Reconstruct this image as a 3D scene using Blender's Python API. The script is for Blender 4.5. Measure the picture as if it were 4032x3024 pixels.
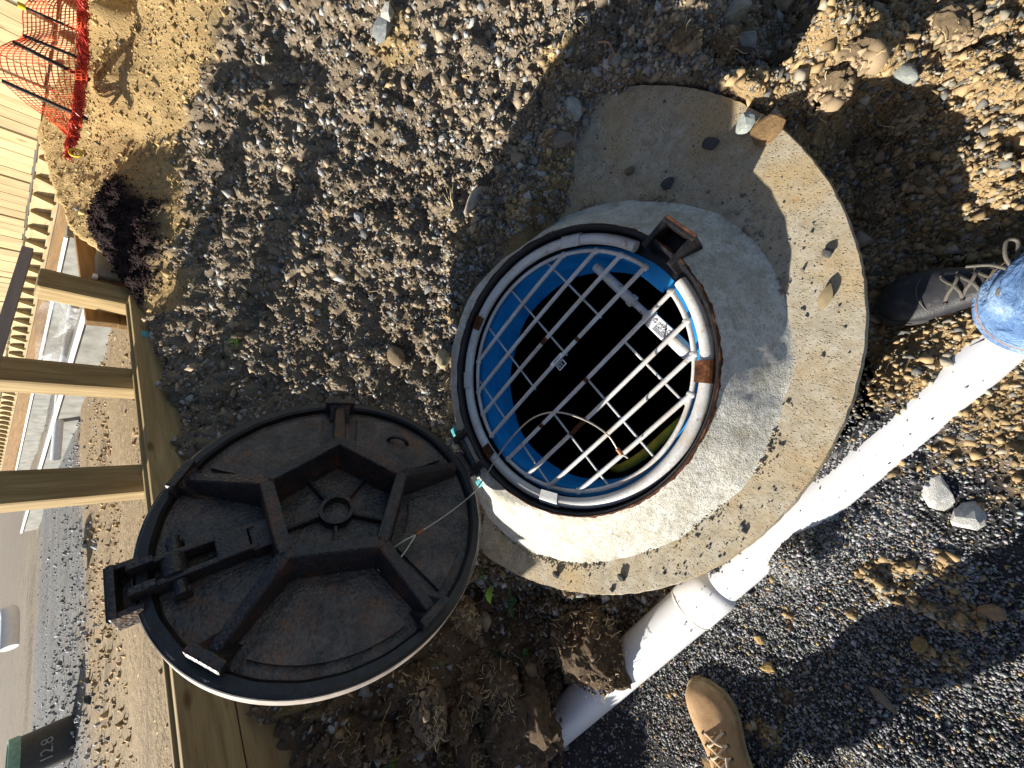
import bpy, bmesh, math, random
import numpy as np
from mathutils import Vector, Matrix

for o in list(bpy.data.objects):
    bpy.data.objects.remove(o)
SC = bpy.context.scene
COL = SC.collection
PI = math.pi

# ------------------------------------------------------------------ camera
CAMH = 1.35
FPX, NADX, NADY = 385.0, 805.0, 415.0          # focal length and nadir in a 1024 x 768 frame
def _rot():
    dn = np.array([(NADX-512)/FPX, -(NADY-384)/FPX, -1.0]); dn /= np.linalg.norm(dn)
    Z = -dn
    Y = np.array([-1.0, 0, 0]); Y = Y - Z*(Y@Z); Y /= np.linalg.norm(Y)
    return np.array([np.cross(Y, Z), Y, Z])
RC = _rot()
EYE = np.array([0.0, 0.0, CAMH])
cd = bpy.data.cameras.new('camera'); cam = bpy.data.objects.new('camera', cd); COL.objects.link(cam)
m4 = np.eye(4); m4[:3, :3] = RC; m4[:3, 3] = EYE
cam.matrix_world = Matrix(m4.tolist())
cd.sensor_width = 36.0; cd.lens = 36.0*FPX/1024.0
cd.clip_start = 0.01; cd.clip_end = 500.0
SC.camera = cam

# ------------------------------------------------------------------ sky, sun, exposure
SUN_EL = math.radians(26.0)
SUN_DIR_A = math.radians(-28.5)                # heading in which shadows fall
world = bpy.data.worlds.new('World'); SC.world = world; world.use_nodes = True
wn = world.node_tree; wn.nodes.clear()
sky = wn.nodes.new('ShaderNodeTexSky'); sky.sky_type = 'NISHITA'; sky.sun_disc = False
sky.sun_elevation = SUN_EL
bgn = wn.nodes.new('ShaderNodeBackground'); bgn.inputs['Strength'].default_value = 0.052
wo = wn.nodes.new('ShaderNodeOutputWorld')
wn.links.new(sky.outputs[0], bgn.inputs[0]); wn.links.new(bgn.outputs[0], wo.inputs[0])
Ldir = Vector((math.cos(SUN_DIR_A)*math.cos(SUN_EL), math.sin(SUN_DIR_A)*math.cos(SUN_EL), -math.sin(SUN_EL)))
tosun = -Ldir
sky.sun_rotation = math.atan2(tosun.x, tosun.y)
sl = bpy.data.lights.new('sun', 'SUN'); sl.energy = 5.0; sl.angle = math.radians(0.53); sl.color = (1.0, 0.945, 0.84)
so = bpy.data.objects.new('sun', sl); COL.objects.link(so)
so.rotation_euler = Ldir.to_track_quat('-Z', 'Y').to_euler()
SC.view_settings.view_transform = 'Standard'; SC.view_settings.look = 'None'
SC.view_settings.exposure = 1.16; SC.view_settings.gamma = 1.0

# ------------------------------------------------------------------ layout helpers
S3 = 1024/4032.0
def ray(x, y):                                  # photo pixel (4032 wide) -> direction
    return RC @ np.array([(x*S3-512)/FPX, -(y*S3-384)/FPX, -1.0])
def atz(x, y, z):                               # point at height z
    d = ray(x, y); return EYE + d*((CAMH-z)/-d[2])
def atd(x, y, dist):                            # point at a horizontal distance
    d = ray(x, y); return EYE + d*(dist/math.hypot(d[0], d[1]))
K = 4032/2212.0
def z2(x, y, z): return atz(x*K, y*K, z)        # pixel of the 2212 wide view
def d2(x, y, dist): return atd(x*K, y*K, dist)
rng = np.random.default_rng(7); random.seed(7)

# ------------------------------------------------------------------ noise in numpy
def _hash(ix, iy, s):
    n = (ix.astype(np.int64)*374761393 + iy.astype(np.int64)*668265263 + s*1442695041) & 0x7fffffff
    n = ((n ^ (n >> 13))*1274126177) & 0x7fffffff
    return ((n ^ (n >> 16)) & 0xffffff)/float(0xffffff)
def vnoise(x, y, s=0):
    ix = np.floor(x); iy = np.floor(y); fx = x-ix; fy = y-iy
    fx = fx*fx*(3-2*fx); fy = fy*fy*(3-2*fy)
    a = _hash(ix, iy, s); b = _hash(ix+1, iy, s); c = _hash(ix, iy+1, s); d = _hash(ix+1, iy+1, s)
    return (a*(1-fx)+b*fx)*(1-fy)+(c*(1-fx)+d*fx)*fy
def fbm(x, y, sc, o=4, s=0, g=0.5):
    t = 0; a = 1.0; n = 0
    for i in range(o):
        t = t+a*(vnoise(x/sc+17.3*i, y/sc-9.1*i, s+i)*2-1); n += a; a *= g; sc *= 0.47
    return t/n
def sstep(a, b, x):
    t = np.clip((x-a)/(b-a), 0, 1); return t*t*(3-2*t)

# ------------------------------------------------------------------ object helpers
def tag(o, label=None, cat=None, group=None, kind=None):
    if label: o['label'] = label
    if cat: o['category'] = cat
    if group: o['group'] = group
    if kind: o['kind'] = kind
    return o
def empty(name, loc=(0, 0, 0), label=None, cat=None, group=None):
    e = bpy.data.objects.new(name, None); COL.objects.link(e); e.location = loc
    e.empty_display_size = 0.05
    tag(e, label, cat, group); return e
def link(name, me, mat=None, parent=None, smooth=False):
    if mat is not None: me.materials.append(mat)
    o = bpy.data.objects.new(name, me); COL.objects.link(o)
    if smooth and len(me.polygons):
        me.polygons.foreach_set('use_smooth', np.ones(len(me.polygons), bool))
    if parent is not None:
        o.parent = parent
        if not islocal(parent): o.matrix_parent_inverse = inv(parent)
    return o
LOCAL = set()
def wm(o):
    B = o.matrix_basis.copy()
    if o.parent is None: return B
    return wm(o.parent) @ o.matrix_parent_inverse @ B
def islocal(p):
    while p.parent is not None: p = p.parent
    return p.name in LOCAL
def inv(p): return wm(p).inverted()
def pydata(name, v, f, mat=None, parent=None, smooth=False):
    me = bpy.data.meshes.new(name); me.from_pydata([tuple(map(float, q)) for q in v], [], f); me.update()
    return link(name, me, mat, parent, smooth)
def npmesh(name, V, F, mat=None, parent=None, col=None, smooth=False):
    me = bpy.data.meshes.new(name); nf = len(F); k = F.shape[1]
    me.vertices.add(len(V)); me.vertices.foreach_set('co', V.astype(np.float32).ravel())
    me.loops.add(nf*k); me.loops.foreach_set('vertex_index', F.astype(np.int32).ravel())
    me.polygons.add(nf); me.polygons.foreach_set('loop_start', np.arange(0, nf*k, k, dtype=np.int32))
    me.polygons.foreach_set('loop_total', np.full(nf, k, np.int32))
    if col is not None:
        a = me.attributes.new('col', 'FLOAT_COLOR', 'POINT')
        a.data.foreach_set('color', np.c_[col, np.ones(len(col))].astype(np.float32).ravel())
    me.update(); me.validate()
    return link(name, me, mat, parent, smooth)
def bm_obj(name, bm, mat=None, parent=None, smooth=False):
    bmesh.ops.recalc_face_normals(bm, faces=bm.faces)
    me = bpy.data.meshes.new(name); bm.to_mesh(me); bm.free()
    return link(name, me, mat, parent, smooth)
def lathe(name, prof, mat=None, parent=None, seg=96, smooth=True, center=(0, 0), closed=False, a0=0, a1=2*PI, wob=None):
    full = abs(a1-a0-2*PI) < 1e-6
    n = seg if full else seg+1
    V = []; F = []; k = len(prof)
    for i in range(n):
        a = a0+(a1-a0)*i/seg
        for j, (r, z) in enumerate(prof):
            rr, zz = (wob(a, j, r, z) if wob else (r, z))
            V.append((center[0]+rr*math.cos(a), center[1]+rr*math.sin(a), zz))
    for i in range(seg):
        i2 = (i+1) % n
        for j in range(k if closed else k-1):
            j2 = (j+1) % k
            F.append((i*k+j, i2*k+j, i2*k+j2, i*k+j2))
    o = pydata(name, V, F, mat, parent, smooth)
    if smooth: auto(o)
    return o
def auto(o, ang=35):
    bm = bmesh.new(); bm.from_mesh(o.data)
    bmesh.ops.recalc_face_normals(bm, faces=bm.faces)
    for e in bm.edges:
        if len(e.link_faces) == 2 and e.calc_face_angle(0) > math.radians(ang): e.smooth = False
    bm.to_mesh(o.data); bm.free(); return o
def tube_vf(pts, rad, seg=8, caps=True):
    P = [Vector(p) for p in pts]; V = []; F = []
    n = len(P); rad = rad if hasattr(rad, '__len__') else [rad]*n
    prev = None
    for i in range(n):
        t = (P[min(i+1, n-1)]-P[max(i-1, 0)]).normalized()
        if prev is None:
            up = Vector((0, 0, 1)) if abs(t.z) < 0.9 else Vector((1, 0, 0))
            a = t.cross(up).normalized()
        else:
            a = (prev-t*prev.dot(t)).normalized()
        prev = a; b = t.cross(a)
        for s in range(seg):
            q = 2*PI*s/seg; V.append(P[i]+(a*math.cos(q)+b*math.sin(q))*rad[i])
    for i in range(n-1):
        for s in range(seg):
            s2 = (s+1) % seg; F.append((i*seg+s, i*seg+s2, (i+1)*seg+s2, (i+1)*seg+s))
    if caps:
        F.append(tuple(range(seg-1, -1, -1))); F.append(tuple((n-1)*seg+s for s in range(seg)))
    return V, F
def tube(name, pts, rad, mat=None, parent=None, seg=8, caps=True):
    V, F = tube_vf(pts, rad, seg, caps); o = pydata(name, V, F, mat, parent, True); auto(o, 50); return o
def smooth_path(pts, n=8):
    P = [np.array(p, float) for p in pts]; P = [2*P[0]-P[1]]+P+[2*P[-1]-P[-2]]; out = []
    for i in range(1, len(P)-2):
        for k in range(n):
            t = k/n
            out.append(0.5*((2*P[i])+(-P[i-1]+P[i+1])*t+(2*P[i-1]-5*P[i]+4*P[i+1]-P[i+2])*t*t+(-P[i-1]+3*P[i]-3*P[i+1]+P[i+2])*t**3))
    out.append(P[-2]); return [tuple(p) for p in out]
def box_bm(bm, c, s, rot=None, bev=0.0, taper=None):
    r = bmesh.ops.create_cube(bm, size=1.0); vs = r['verts']
    for v in vs:
        q = Vector((v.co.x*s[0], v.co.y*s[1], v.co.z*s[2]))
        if taper and v.co.z > 0: q.x *= taper; q.y *= taper
        v.co = q
    if bev > 0:
        es = list({e for v in vs for e in v.link_edges})
        rb = bmesh.ops.bevel(bm, geom=es, offset=bev, segments=2, affect='EDGES', profile=0.6)
        vs = list({v for f in rb['faces'] for v in f.verts} | {v for v in vs if v.is_valid})
    for v in vs:
        q = v.co
        if rot is not None: q = rot @ q
        v.co = q+Vector(c)
    return vs
def box(name, c, s, mat=None, parent=None, rot=None, bev=0.002):
    bm = bmesh.new(); box_bm(bm, c, s, rot, bev); return bm_obj(name, bm, mat, parent)
def plank(name, p0, p1, w, t, mat, parent=None, up=(0, 0, 1), bev=0.003, warp=0.0):
    """timber from p0 to p1; w measured along 'up', t across. Own local frame so the grain runs along it."""
    p0 = Vector(p0); p1 = Vector(p1); X = (p1-p0); L = X.length; X.normalize()
    Zv = Vector(up); Zv = (Zv-X*Zv.dot(X)).normalized(); Yv = Zv.cross(X)
    bm = bmesh.new(); box_bm(bm, (0, 0, 0), (L, t, w), None, bev)
    bmesh.ops.recalc_face_normals(bm, faces=bm.faces)
    me = bpy.data.meshes.new(name); bm.to_mesh(me); bm.free()
    me.materials.append(mat)
    o = bpy.data.objects.new(name, me); COL.objects.link(o)
    M = Matrix.Identity(4)
    for i in range(3):
        M[i][0] = X[i]; M[i][1] = Yv[i]; M[i][2] = Zv[i]; M[i][3] = (p0[i]+p1[i])/2
    if parent is not None:
        o.parent = parent; o.matrix_parent_inverse = inv(parent)
    o.matrix_basis = M
    return o
def text_mesh(name, body, size, mat, parent, M, extrude=0.0004):
    cu = bpy.data.curves.new(name, 'FONT'); cu.body = body; cu.size = size; cu.extrude = extrude; cu.align_x = 'LEFT'
    t = bpy.data.objects.new(name, cu); COL.objects.link(t)
    dg = bpy.context.evaluated_depsgraph_get(); dg.update()
    me = bpy.data.meshes.new_from_object(t.evaluated_get(dg))
    bpy.data.objects.remove(t); bpy.data.curves.remove(cu)
    me.transform(M); me.materials.clear()
    return link(name, me, mat, parent)

# ------------------------------------------------------------------ materials
class NT:
    def __init__(s, name):
        s.m = bpy.data.materials.new(name); s.m.use_nodes = True; s.t = s.m.node_tree; s.t.nodes.clear()
        s.out = s.n('ShaderNodeOutputMaterial'); s.b = s.n('ShaderNodeBsdfPrincipled'); s.l(s.b.outputs[0], s.out.inputs[0])
    def n(s, t, **k):
        q = s.t.nodes.new(t)
        for a, v in k.items(): setattr(q, a, v)
        return q
    def l(s, a, b): s.t.links.new(a, b)
    def val(s, sock, v):
        if hasattr(v, 'bl_idname') or hasattr(v, 'is_output'): s.l(v, sock)
        else: sock.default_value = v
    def coord(s, kind='Object', scale=(1, 1, 1)):
        c = s.n('ShaderNodeTexCoord'); mp = s.n('ShaderNodeMapping'); s.l(c.outputs[kind], mp.inputs[0]); mp.inputs['Scale'].default_value = scale
        return mp.outputs[0]
    def geo(s, scale=(1, 1, 1)):
        c = s.n('ShaderNodeNewGeometry'); mp = s.n('ShaderNodeMapping'); s.l(c.outputs['Position'], mp.inputs[0]); mp.inputs['Scale'].default_value = scale
        return mp.outputs[0]
    def noise(s, co, scale, detail=4, rough=0.55, dist=0.0):
        q = s.n('ShaderNodeTexNoise'); s.l(co, q.inputs['Vector']); q.inputs['Scale'].default_value = scale
        q.inputs['Detail'].default_value = detail; q.inputs['Roughness'].default_value = rough; q.inputs['Distortion'].default_value = dist
        return q.outputs[0]
    def vor(s, co, scale, feat='F1', rnd=1.0):
        q = s.n('ShaderNodeTexVoronoi', feature=feat); s.l(co, q.inputs['Vector']); q.inputs['Scale'].default_value = scale
        q.inputs['Randomness'].default_value = rnd
        return q
    def ramp(s, fac, stops):
        q = s.n('ShaderNodeValToRGB'); e = q.color_ramp.elements
        while len(e) < len(stops): e.new(0.5)
        for el, (p, c) in zip(e, stops): el.position = p; el.color = (c, c, c, 1) if not hasattr(c, '__len__') else (*c, 1)
        s.l(fac, q.inputs[0]); return q.outputs[0]
    def mix(s, fac, a, b, mode='MIX'):
        q = s.n('ShaderNodeMix', data_type='RGBA', blend_type=mode)
        for i, v in ((0, fac), (6, a), (7, b)):
            if hasattr(v, 'is_output'): s.l(v, q.inputs[i])
            else: q.inputs[i].default_value = v if i == 0 else (*v, 1)
        return q.outputs[2]
    def math(s, op, a, b=0.0):
        q = s.n('ShaderNodeMath', operation=op)
        for i, v in enumerate((a, b)):
            if hasattr(v, 'is_output'): s.l(v, q.inputs[i])
            else: q.inputs[i].default_value = v
        return q.outputs[0]
    def bump(s, h, strength=0.5, dist=0.01, prev=None):
        q = s.n('ShaderNodeBump'); s.l(h, q.inputs['Height']); q.inputs['Strength'].default_value = strength; q.inputs['Distance'].default_value = dist
        if prev is not None: s.l(prev, q.inputs['Normal'])
        return q.outputs[0]
    def done(s, color=None, rough=None, normal=None, metal=None, spec=None):
        i = s.b.inputs
        if color is not None:
            if hasattr(color, 'is_output'): s.l(color, i['Base Color'])
            else: i['Base Color'].default_value = (*color, 1)
        if rough is not None:
            if hasattr(rough, 'is_output'): s.l(rough, i['Roughness'])
            else: i['Roughness'].default_value = rough
        if metal is not None:
            if hasattr(metal, 'is_output'): s.l(metal, i['Metallic'])
            else: i['Metallic'].default_value = metal
        if spec is not None: i['Specular IOR Level'].default_value = spec
        if normal is not None: s.l(normal, i['Normal'])
        return s.m

def m_attr(name, rough=0.85, spec=0.3, fine=400, amp=0.35, bumpd=0.0015, coarse=0.0):
    t = NT(name); a = t.n('ShaderNodeAttribute', attribute_name='col'); co = t.geo()
    n1 = t.noise(co, fine, 3, 0.6); n2 = t.noise(co, fine*0.17, 3, 0.6)
    f = t.math('ADD', t.math('MULTIPLY', n1, amp), t.math('MULTIPLY', n2, amp))
    f = t.math('ADD', f, 1.0-amp)
    c = t.mix(1.0, a.outputs['Color'], f, 'MULTIPLY')
    nb = t.bump(n1, 0.6, bumpd)
    if coarse: nb = t.bump(t.noise(co, 75, 4, 0.7), 0.9, coarse, nb)
    return t.done(c, rough, nb, spec=spec)
def m_simple(name, c, rough=0.6, metal=0.0, var=0.25, scale=40, spec=0.4, bumpd=0.0005):
    t = NT(name); co = t.coord(); n = t.noise(co, scale, 4); d = tuple(x*(1-var) for x in c); e = tuple(min(1, x*(1+var)) for x in c)
    return t.done(t.ramp(n, [(0.3, d), (0.7, e)]), rough, t.bump(n, 0.4, bumpd), metal, spec)
def m_wood(name, c1, c2, knots=True, grey=0.0, scale=1.0):
    t = NT(name); oi = t.n('ShaderNodeObjectInfo'); c = t.n('ShaderNodeTexCoord'); ad = t.n('ShaderNodeVectorMath', operation='ADD')
    t.l(c.outputs['Object'], ad.inputs[0]); mu = t.n('ShaderNodeVectorMath', operation='SCALE'); 
    cb = t.n('ShaderNodeCombineXYZ'); t.l(oi.outputs['Random'], cb.inputs[0]); t.l(oi.outputs['Random'], cb.inputs[1]); t.l(oi.outputs['Random'], cb.inputs[2])
    t.l(cb.outputs[0], mu.inputs[0]); mu.inputs['Scale'].default_value = 13.0; t.l(mu.outputs[0], ad.inputs[1])
    mp = t.n('ShaderNodeMapping'); t.l(ad.outputs[0], mp.inputs[0]); mp.inputs['Scale'].default_value = (1.2*scale, 14*scale, 14*scale)
    g = t.noise(mp.outputs[0], 2.2, 6, 0.62, 0.6)
    mp2 = t.n('ShaderNodeMapping'); t.l(ad.outputs[0], mp2.inputs[0]); mp2.inputs['Scale'].default_value = (4*scale, 90*scale, 90*scale)
    g2 = t.noise(mp2.outputs[0], 2.0, 3, 0.6)
    col = t.ramp(g, [(0.25, c1), (0.5, tuple((a+b)/2 for a, b in zip(c1, c2))), (0.75, c2)])
    col = t.mix(t.math('MULTIPLY', g2, 0.55), col, tuple(x*0.55 for x in c1))
    if knots:
        mp3 = t.n('ShaderNodeMapping'); t.l(ad.outputs[0], mp3.inputs[0]); mp3.inputs['Scale'].default_value = (1.0, 2.6, 2.6)
        k = t.vor(mp3.outputs[0], 3.2); kr = t.ramp(k.outputs['Distance'], [(0.05, 1.0), (0.13, 0.0)])
        col = t.mix(t.math('MULTIPLY', kr, 0.75), col, (0.10, 0.045, 0.015))
    v = t.math('ADD', t.math('MULTIPLY', oi.outputs['Random'], 0.35), 0.82)
    col = t.mix(1.0, col, v, 'MULTIPLY')
    return t.done(col, 0.75, t.bump(g2, 0.35, 0.0015), spec=0.25)

M = {}
M['ground'] = m_attr('ground_soil', 0.95, 0.15, 260, 0.5, 0.005, 0.012)
M['stone'] = m_attr('stone', 0.8, 0.3, 300, 0.3, 0.001)
M['gravel'] = m_attr('gravel', 0.55, 0.45, 500, 0.25, 0.0006)
M['crumb'] = m_attr('soil_crumb', 0.95, 0.15, 500, 0.4, 0.0015)
def _concrete():
    t = NT('slab_concrete'); co = t.geo()
    big = t.noise(co, 6, 5, 0.6); mid = t.noise(co, 34, 5, 0.7); fine = t.noise(co, 260, 3, 0.6)
    c = t.ramp(mid, [(0.3, (0.25, 0.215, 0.155)), (0.52, (0.37, 0.33, 0.25)), (0.75, (0.47, 0.44, 0.37))])
    c = t.mix(t.ramp(big, [(0.42, 0.0), (0.66, 0.75)]), c, (0.40, 0.28, 0.13))
    sp = t.ramp(t.noise(co, 60, 4, 0.7), [(0.6, 0.0), (0.68, 0.7)])
    c = t.mix(sp, c, (0.33, 0.17, 0.06))
    wp = t.n('ShaderNodeVectorMath', operation='ADD'); nz = t.n('ShaderNodeTexNoise'); t.l(co, nz.inputs['Vector']); nz.inputs['Scale'].default_value = 70; sc_ = t.n('ShaderNodeVectorMath', operation='SCALE'); t.l(nz.outputs['Color'], sc_.inputs[0]); sc_.inputs['Scale'].default_value = 0.012; t.l(co, wp.inputs[0]); t.l(sc_.outputs[0], wp.inputs[1])
    v = t.vor(wp.outputs[0], 85); pit = t.ramp(v.outputs['Distance'], [(0.08, 0.0), (0.22, 1.0)])
    pit = t.math('MAXIMUM', pit, t.ramp(t.noise(co, 17, 4, 0.7), [(0.40, 1.0), (0.58, 0.0)]))
    v2 = t.vor(wp.outputs[0], 190); p2 = t.ramp(v2.outputs['Distance'], [(0.1, 0.2), (0.3, 1.0)])
    p2 = t.math('MAXIMUM', p2, t.ramp(t.noise(co, 31, 4, 0.7), [(0.42, 1.0), (0.56, 0.0)])); pit = t.math('MINIMUM', pit, p2)
    c = t.mix(pit, t.mix(0.5, c, (0.10, 0.075, 0.045)), c)
    c = t.mix(t.math('MULTIPLY', fine, 0.35), c, (0.16, 0.13, 0.09))
    nb = t.bump(pit, 0.9, 0.0035); nb = t.bump(mid, 0.5, 0.004, nb); nb = t.bump(fine, 0.5, 0.0012, nb)
    return t.done(c, 0.85, nb, spec=0.3)
M['slab'] = _concrete()
def _mortar():
    t = NT('collar_mortar'); co = t.geo()
    big = t.noise(co, 7, 5, 0.6); mid = t.noise(co, 55, 5, 0.75); fine = t.noise(co, 330, 3, 0.6)
    c = t.ramp(mid, [(0.3, (0.40, 0.38, 0.32)), (0.5, (0.56, 0.55, 0.50)), (0.72, (0.70, 0.69, 0.65))])
    c = t.mix(t.ramp(big, [(0.45, 0.0), (0.65, 0.6)]), c, (0.34, 0.31, 0.24))
    spk = t.ramp(t.noise(co, 150, 3, 0.7), [(0.55, 0.0), (0.66, 0.75)])
    c = t.mix(spk, c, (0.26, 0.24, 0.19))
    c = t.mix(t.ramp(t.noise(co, 20, 6, 0.8), [(0.5, 0.0), (0.68, 0.75)]), c, (0.27, 0.24, 0.17))
    nb = t.bump(mid, 0.9, 0.008); nb = t.bump(fine, 0.8, 0.0025, nb)
    return t.done(c, 0.9, nb, spec=0.25)
M['collar'] = _mortar()
def _iron(name='cast_iron', rust=0.5, mot=0):
    t = NT(name); co = t.coord()
    big = t.noise(co, 9, 6, 0.65); mid = t.noise(co, 45, 5, 0.7); fine = t.noise(co, 210, 4, 0.7)
    c = t.ramp(fine, [(0.3, (0.007, 0.008, 0.011)), (0.58, (0.024, 0.023, 0.026)), (0.8, (0.085, 0.066, 0.055))])
    m = t.math('MULTIPLY', t.ramp(big, [(0.48, 0.0), (0.66, 1.0)]), t.ramp(mid, [(0.38, 0.0), (0.62, 1.0)]))
    rc = t.ramp(fine, [(0.3, (0.10, 0.028, 0.010)), (0.7, (0.30, 0.11, 0.03))])
    c = t.mix(t.math('MULTIPLY', m, rust*1.3), c, rc)
    sp = t.ramp(t.noise(co, 95, 4, 0.7), [(0.58, 0.0), (0.66, 0.8)])
    c = t.mix(t.math('MULTIPLY', sp, 0.5), c, (0.10, 0.075, 0.055))
    if mot:
        c = t.mix(t.math('MULTIPLY', t.ramp(t.noise(co, 16, 6, 0.75), [(0.38, 0.0), (0.58, 0.85)]), t.ramp(t.noise(co, 120, 4, 0.7), [(0.35, 0.25), (0.6, 1.0)])), c, (0.145, 0.112, 0.088))
        c = t.mix(t.ramp(t.vor(co, 38).outputs['Distance'], [(0.08, 0.45), (0.2, 0.0)]), c, (0.014, 0.015, 0.024))
    v = t.vor(co, 120); d = t.ramp(v.outputs['Distance'], [(0.05, 0.0), (0.6, 1.0)])
    if rust < 0.2: c = t.mix(1.0, c, (0.28, 0.28, 0.31), 'MULTIPLY')
    nb = t.bump(t.math('ADD', d, t.noise(co, 60, 4, 0.7)), 0.4 if rust > 0.2 else 0.08, 0.0035); nb = t.bump(fine, 0.4, 0.0012, nb)
    return t.done(c, t.ramp(mid, [(0.3, 0.30), (0.7, 0.58)]), nb, spec=0.55)
M['iron'] = _iron(); M['iron_rusty'] = _iron('rusty_iron', 0.95); M['iron_black'] = _iron('black_iron', 0.12)
M['iron_plate'] = _iron('mottled_iron', 0.8, 1)
def _rust():
    t = NT('rust'); co = t.coord(); n = t.noise(co, 60, 5, 0.7)
    c = t.ramp(n, [(0.3, (0.025, 0.010, 0.006)), (0.55, (0.085, 0.032, 0.013)), (0.75, (0.23, 0.10, 0.04))])
    return t.done(c, 0.9, t.bump(n, 0.6, 0.002), spec=0.2)
M['rust'] = _rust()
def _galv(name, base=0.55, warm=0.0, rustamt=0.6):
    t = NT(name); co = t.geo(); n = t.noise(co, 14, 4, 0.6); f = t.noise(co, 160, 3, 0.6)
    c = t.ramp(f, [(0.3, (base*0.82, base*0.81, base*0.80)), (0.7, (base*1.05, base*1.05, base*1.05))])
    c = t.mix(t.ramp(n, [(0.44, 0.0), (0.68, 0.75)]), c, (base*0.75, base*0.63, base*0.5))
    r = t.ramp(t.noise(co, 21, 5, 0.65), [(0.64, 0.0), (0.69, rustamt)])
    c = t.mix(r, c, (0.20, 0.075, 0.02))
    return t.done(c, t.ramp(f, [(0.3, 0.38), (0.7, 0.55)]), t.bump(f, 0.25, 0.0006), 0.2, 0.4)
M['galv'] = _galv('galvanised_steel', 0.62); M['galv_pipe'] = _galv('painted_pipe', 0.60, rustamt=0.55)
def _blue():
    t = NT('blue_liner'); co = t.geo(); n = t.noise(co, 12, 5, 0.6); f = t.noise(co, 90, 4, 0.7)
    c = t.ramp(n, [(0.3, (0.012, 0.25, 0.66)), (0.7, (0.03, 0.40, 0.88))])
    c = t.mix(t.ramp(f, [(0.6, 0.0), (0.7, 0.6)]), c, (0.06, 0.12, 0.16))
    return t.done(c, 0.42, t.bump(n, 0.4, 0.003), spec=0.5)
M['blue'] = _blue()
M['clip_steel'] = m_simple('clip_steel', (0.50, 0.50, 0.49), 0.5, 0.1, 0.12, 60)
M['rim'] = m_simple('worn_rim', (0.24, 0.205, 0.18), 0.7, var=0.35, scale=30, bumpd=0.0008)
M['dark'] = m_simple('shaft_shade', (0.008, 0.008, 0.008), 0.95)  # concrete coloured near-black to stand in for the shade down the shaft
def _pvc():
    t = NT('white_pvc'); co = t.geo(); n = t.noise(co, 10, 4, 0.6); f = t.noise(co, 70, 5, 0.75)
    c = t.mix(t.ramp(n, [(0.5, 0.0), (0.75, 0.5)]), (0.70, 0.705, 0.73), (0.64, 0.625, 0.585))
    c = t.mix(t.ramp(f, [(0.62, 0.0), (0.7, 0.5)]), c, (0.45, 0.41, 0.33))
    return t.done(c, 0.38, t.bump(f, 0.1, 0.0005), spec=0.45)
M['pvc'] = _pvc()
M['pvc_line'] = m_simple('joint_ring', (0.62, 0.57, 0.44), 0.5)
M['label'] = m_simple('label_film', (0.78, 0.78, 0.80), 0.35, var=0.04)
M['ink'] = m_simple('label_ink', (0.012, 0.012, 0.018), 0.5, var=0.05)
M['chalk'] = m_simple('chalk_marking', (0.26, 0.26, 0.25), 0.9)
M['wire'] = m_simple('wire_rope', (0.50, 0.46, 0.40), 0.4, 0.7, 0.3, 600)
M['copper'] = m_simple('crimp_copper', (0.32, 0.13, 0.06), 0.5, 0.5)
M['wood'] = m_wood('treated_timber', (0.20, 0.125, 0.05), (0.52, 0.40, 0.20))
M['wood_pale'] = m_wood('paling_timber', (0.38, 0.28, 0.14), (0.66, 0.53, 0.31), True)
M['wood_brown'] = m_wood('brown_board', (0.16, 0.09, 0.035), (0.36, 0.22, 0.10))
M['wood_grey'] = m_wood('grey_rail', (0.34, 0.27, 0.24), (0.50, 0.42, 0.38))
M['net'] = m_simple('orange_net', (0.75, 0.10, 0.04), 0.45, var=0.2)
M['net_dark'] = m_simple('bundled_net', (0.62, 0.06, 0.035), 0.4, var=0.35, scale=60)
M['steel_dark'] = m_simple('dark_steel', (0.035, 0.03, 0.03), 0.5, 0.3)
M['yellow'] = m_simple('yellow_plastic', (0.75, 0.50, 0.02), 0.45)
M['yellow_dark'] = m_simple('dirty_yellow_hose', (0.45, 0.33, 0.02), 0.6)
M['kerb'] = m_simple('kerb_concrete', (0.21, 0.21, 0.195), 0.9, var=0.3, scale=9)
M['black_plastic'] = m_simple('black_plastic', (0.035, 0.036, 0.038), 0.5)
M['teal'] = m_simple('green_rim', (0.20, 0.36, 0.30), 0.5)
M['white_plastic'] = m_simple('white_plastic', (0.78, 0.79, 0.80), 0.4, var=0.06)
def _sheet():
    t = NT('clear_sheet'); tr = t.n('ShaderNodeBsdfTransparent'); mx = t.n('ShaderNodeMixShader'); co = t.coord()
    n = t.noise(co, 9, 4, 0.6, 1.0); t.l(t.ramp(n, [(0.35, 0.10), (0.7, 0.5)]), mx.inputs[0])
    t.l(tr.outputs[0], mx.inputs[1]); t.l(t.b.outputs[0], mx.inputs[2]); t.l(mx.outputs[0], t.out.inputs[0])
    return t.done((0.75, 0.76, 0.76), 0.3, t.bump(n, 0.5, 0.02))
M['sheet'] = _sheet()
def _denim():
    t = NT('denim'); co = t.coord(); n = t.noise(co, 14, 5, 0.65); f = t.noise(t.coord('Object', (1, 1, 0.25)), 420, 3, 0.7); f2 = t.noise(t.coord('Object', (0.3, 0.3, 1)), 380, 3, 0.7)
    c = t.ramp(n, [(0.3, (0.06, 0.12, 0.26)), (0.5, (0.15, 0.25, 0.43)), (0.68, (0.33, 0.45, 0.62))])
    w = t.math('MULTIPLY', f, f2)
    c = t.mix(t.ramp(w, [(0.2, 0.5), (0.36, 0.0)]), c, (0.03, 0.07, 0.18))
    nb = t.bump(w, 0.5, 0.0012); nb = t.bump(t.noise(t.coord('Object', (1, 1, 2.2)), 16, 4, 0.6, 1.0), 0.8, 0.02, nb)
    return t.done(c, 0.9, nb, spec=0.15)
M['denim'] = _denim()
M['denim_stitch'] = m_simple('denim_thread', (0.40, 0.22, 0.10), 0.8)
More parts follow.
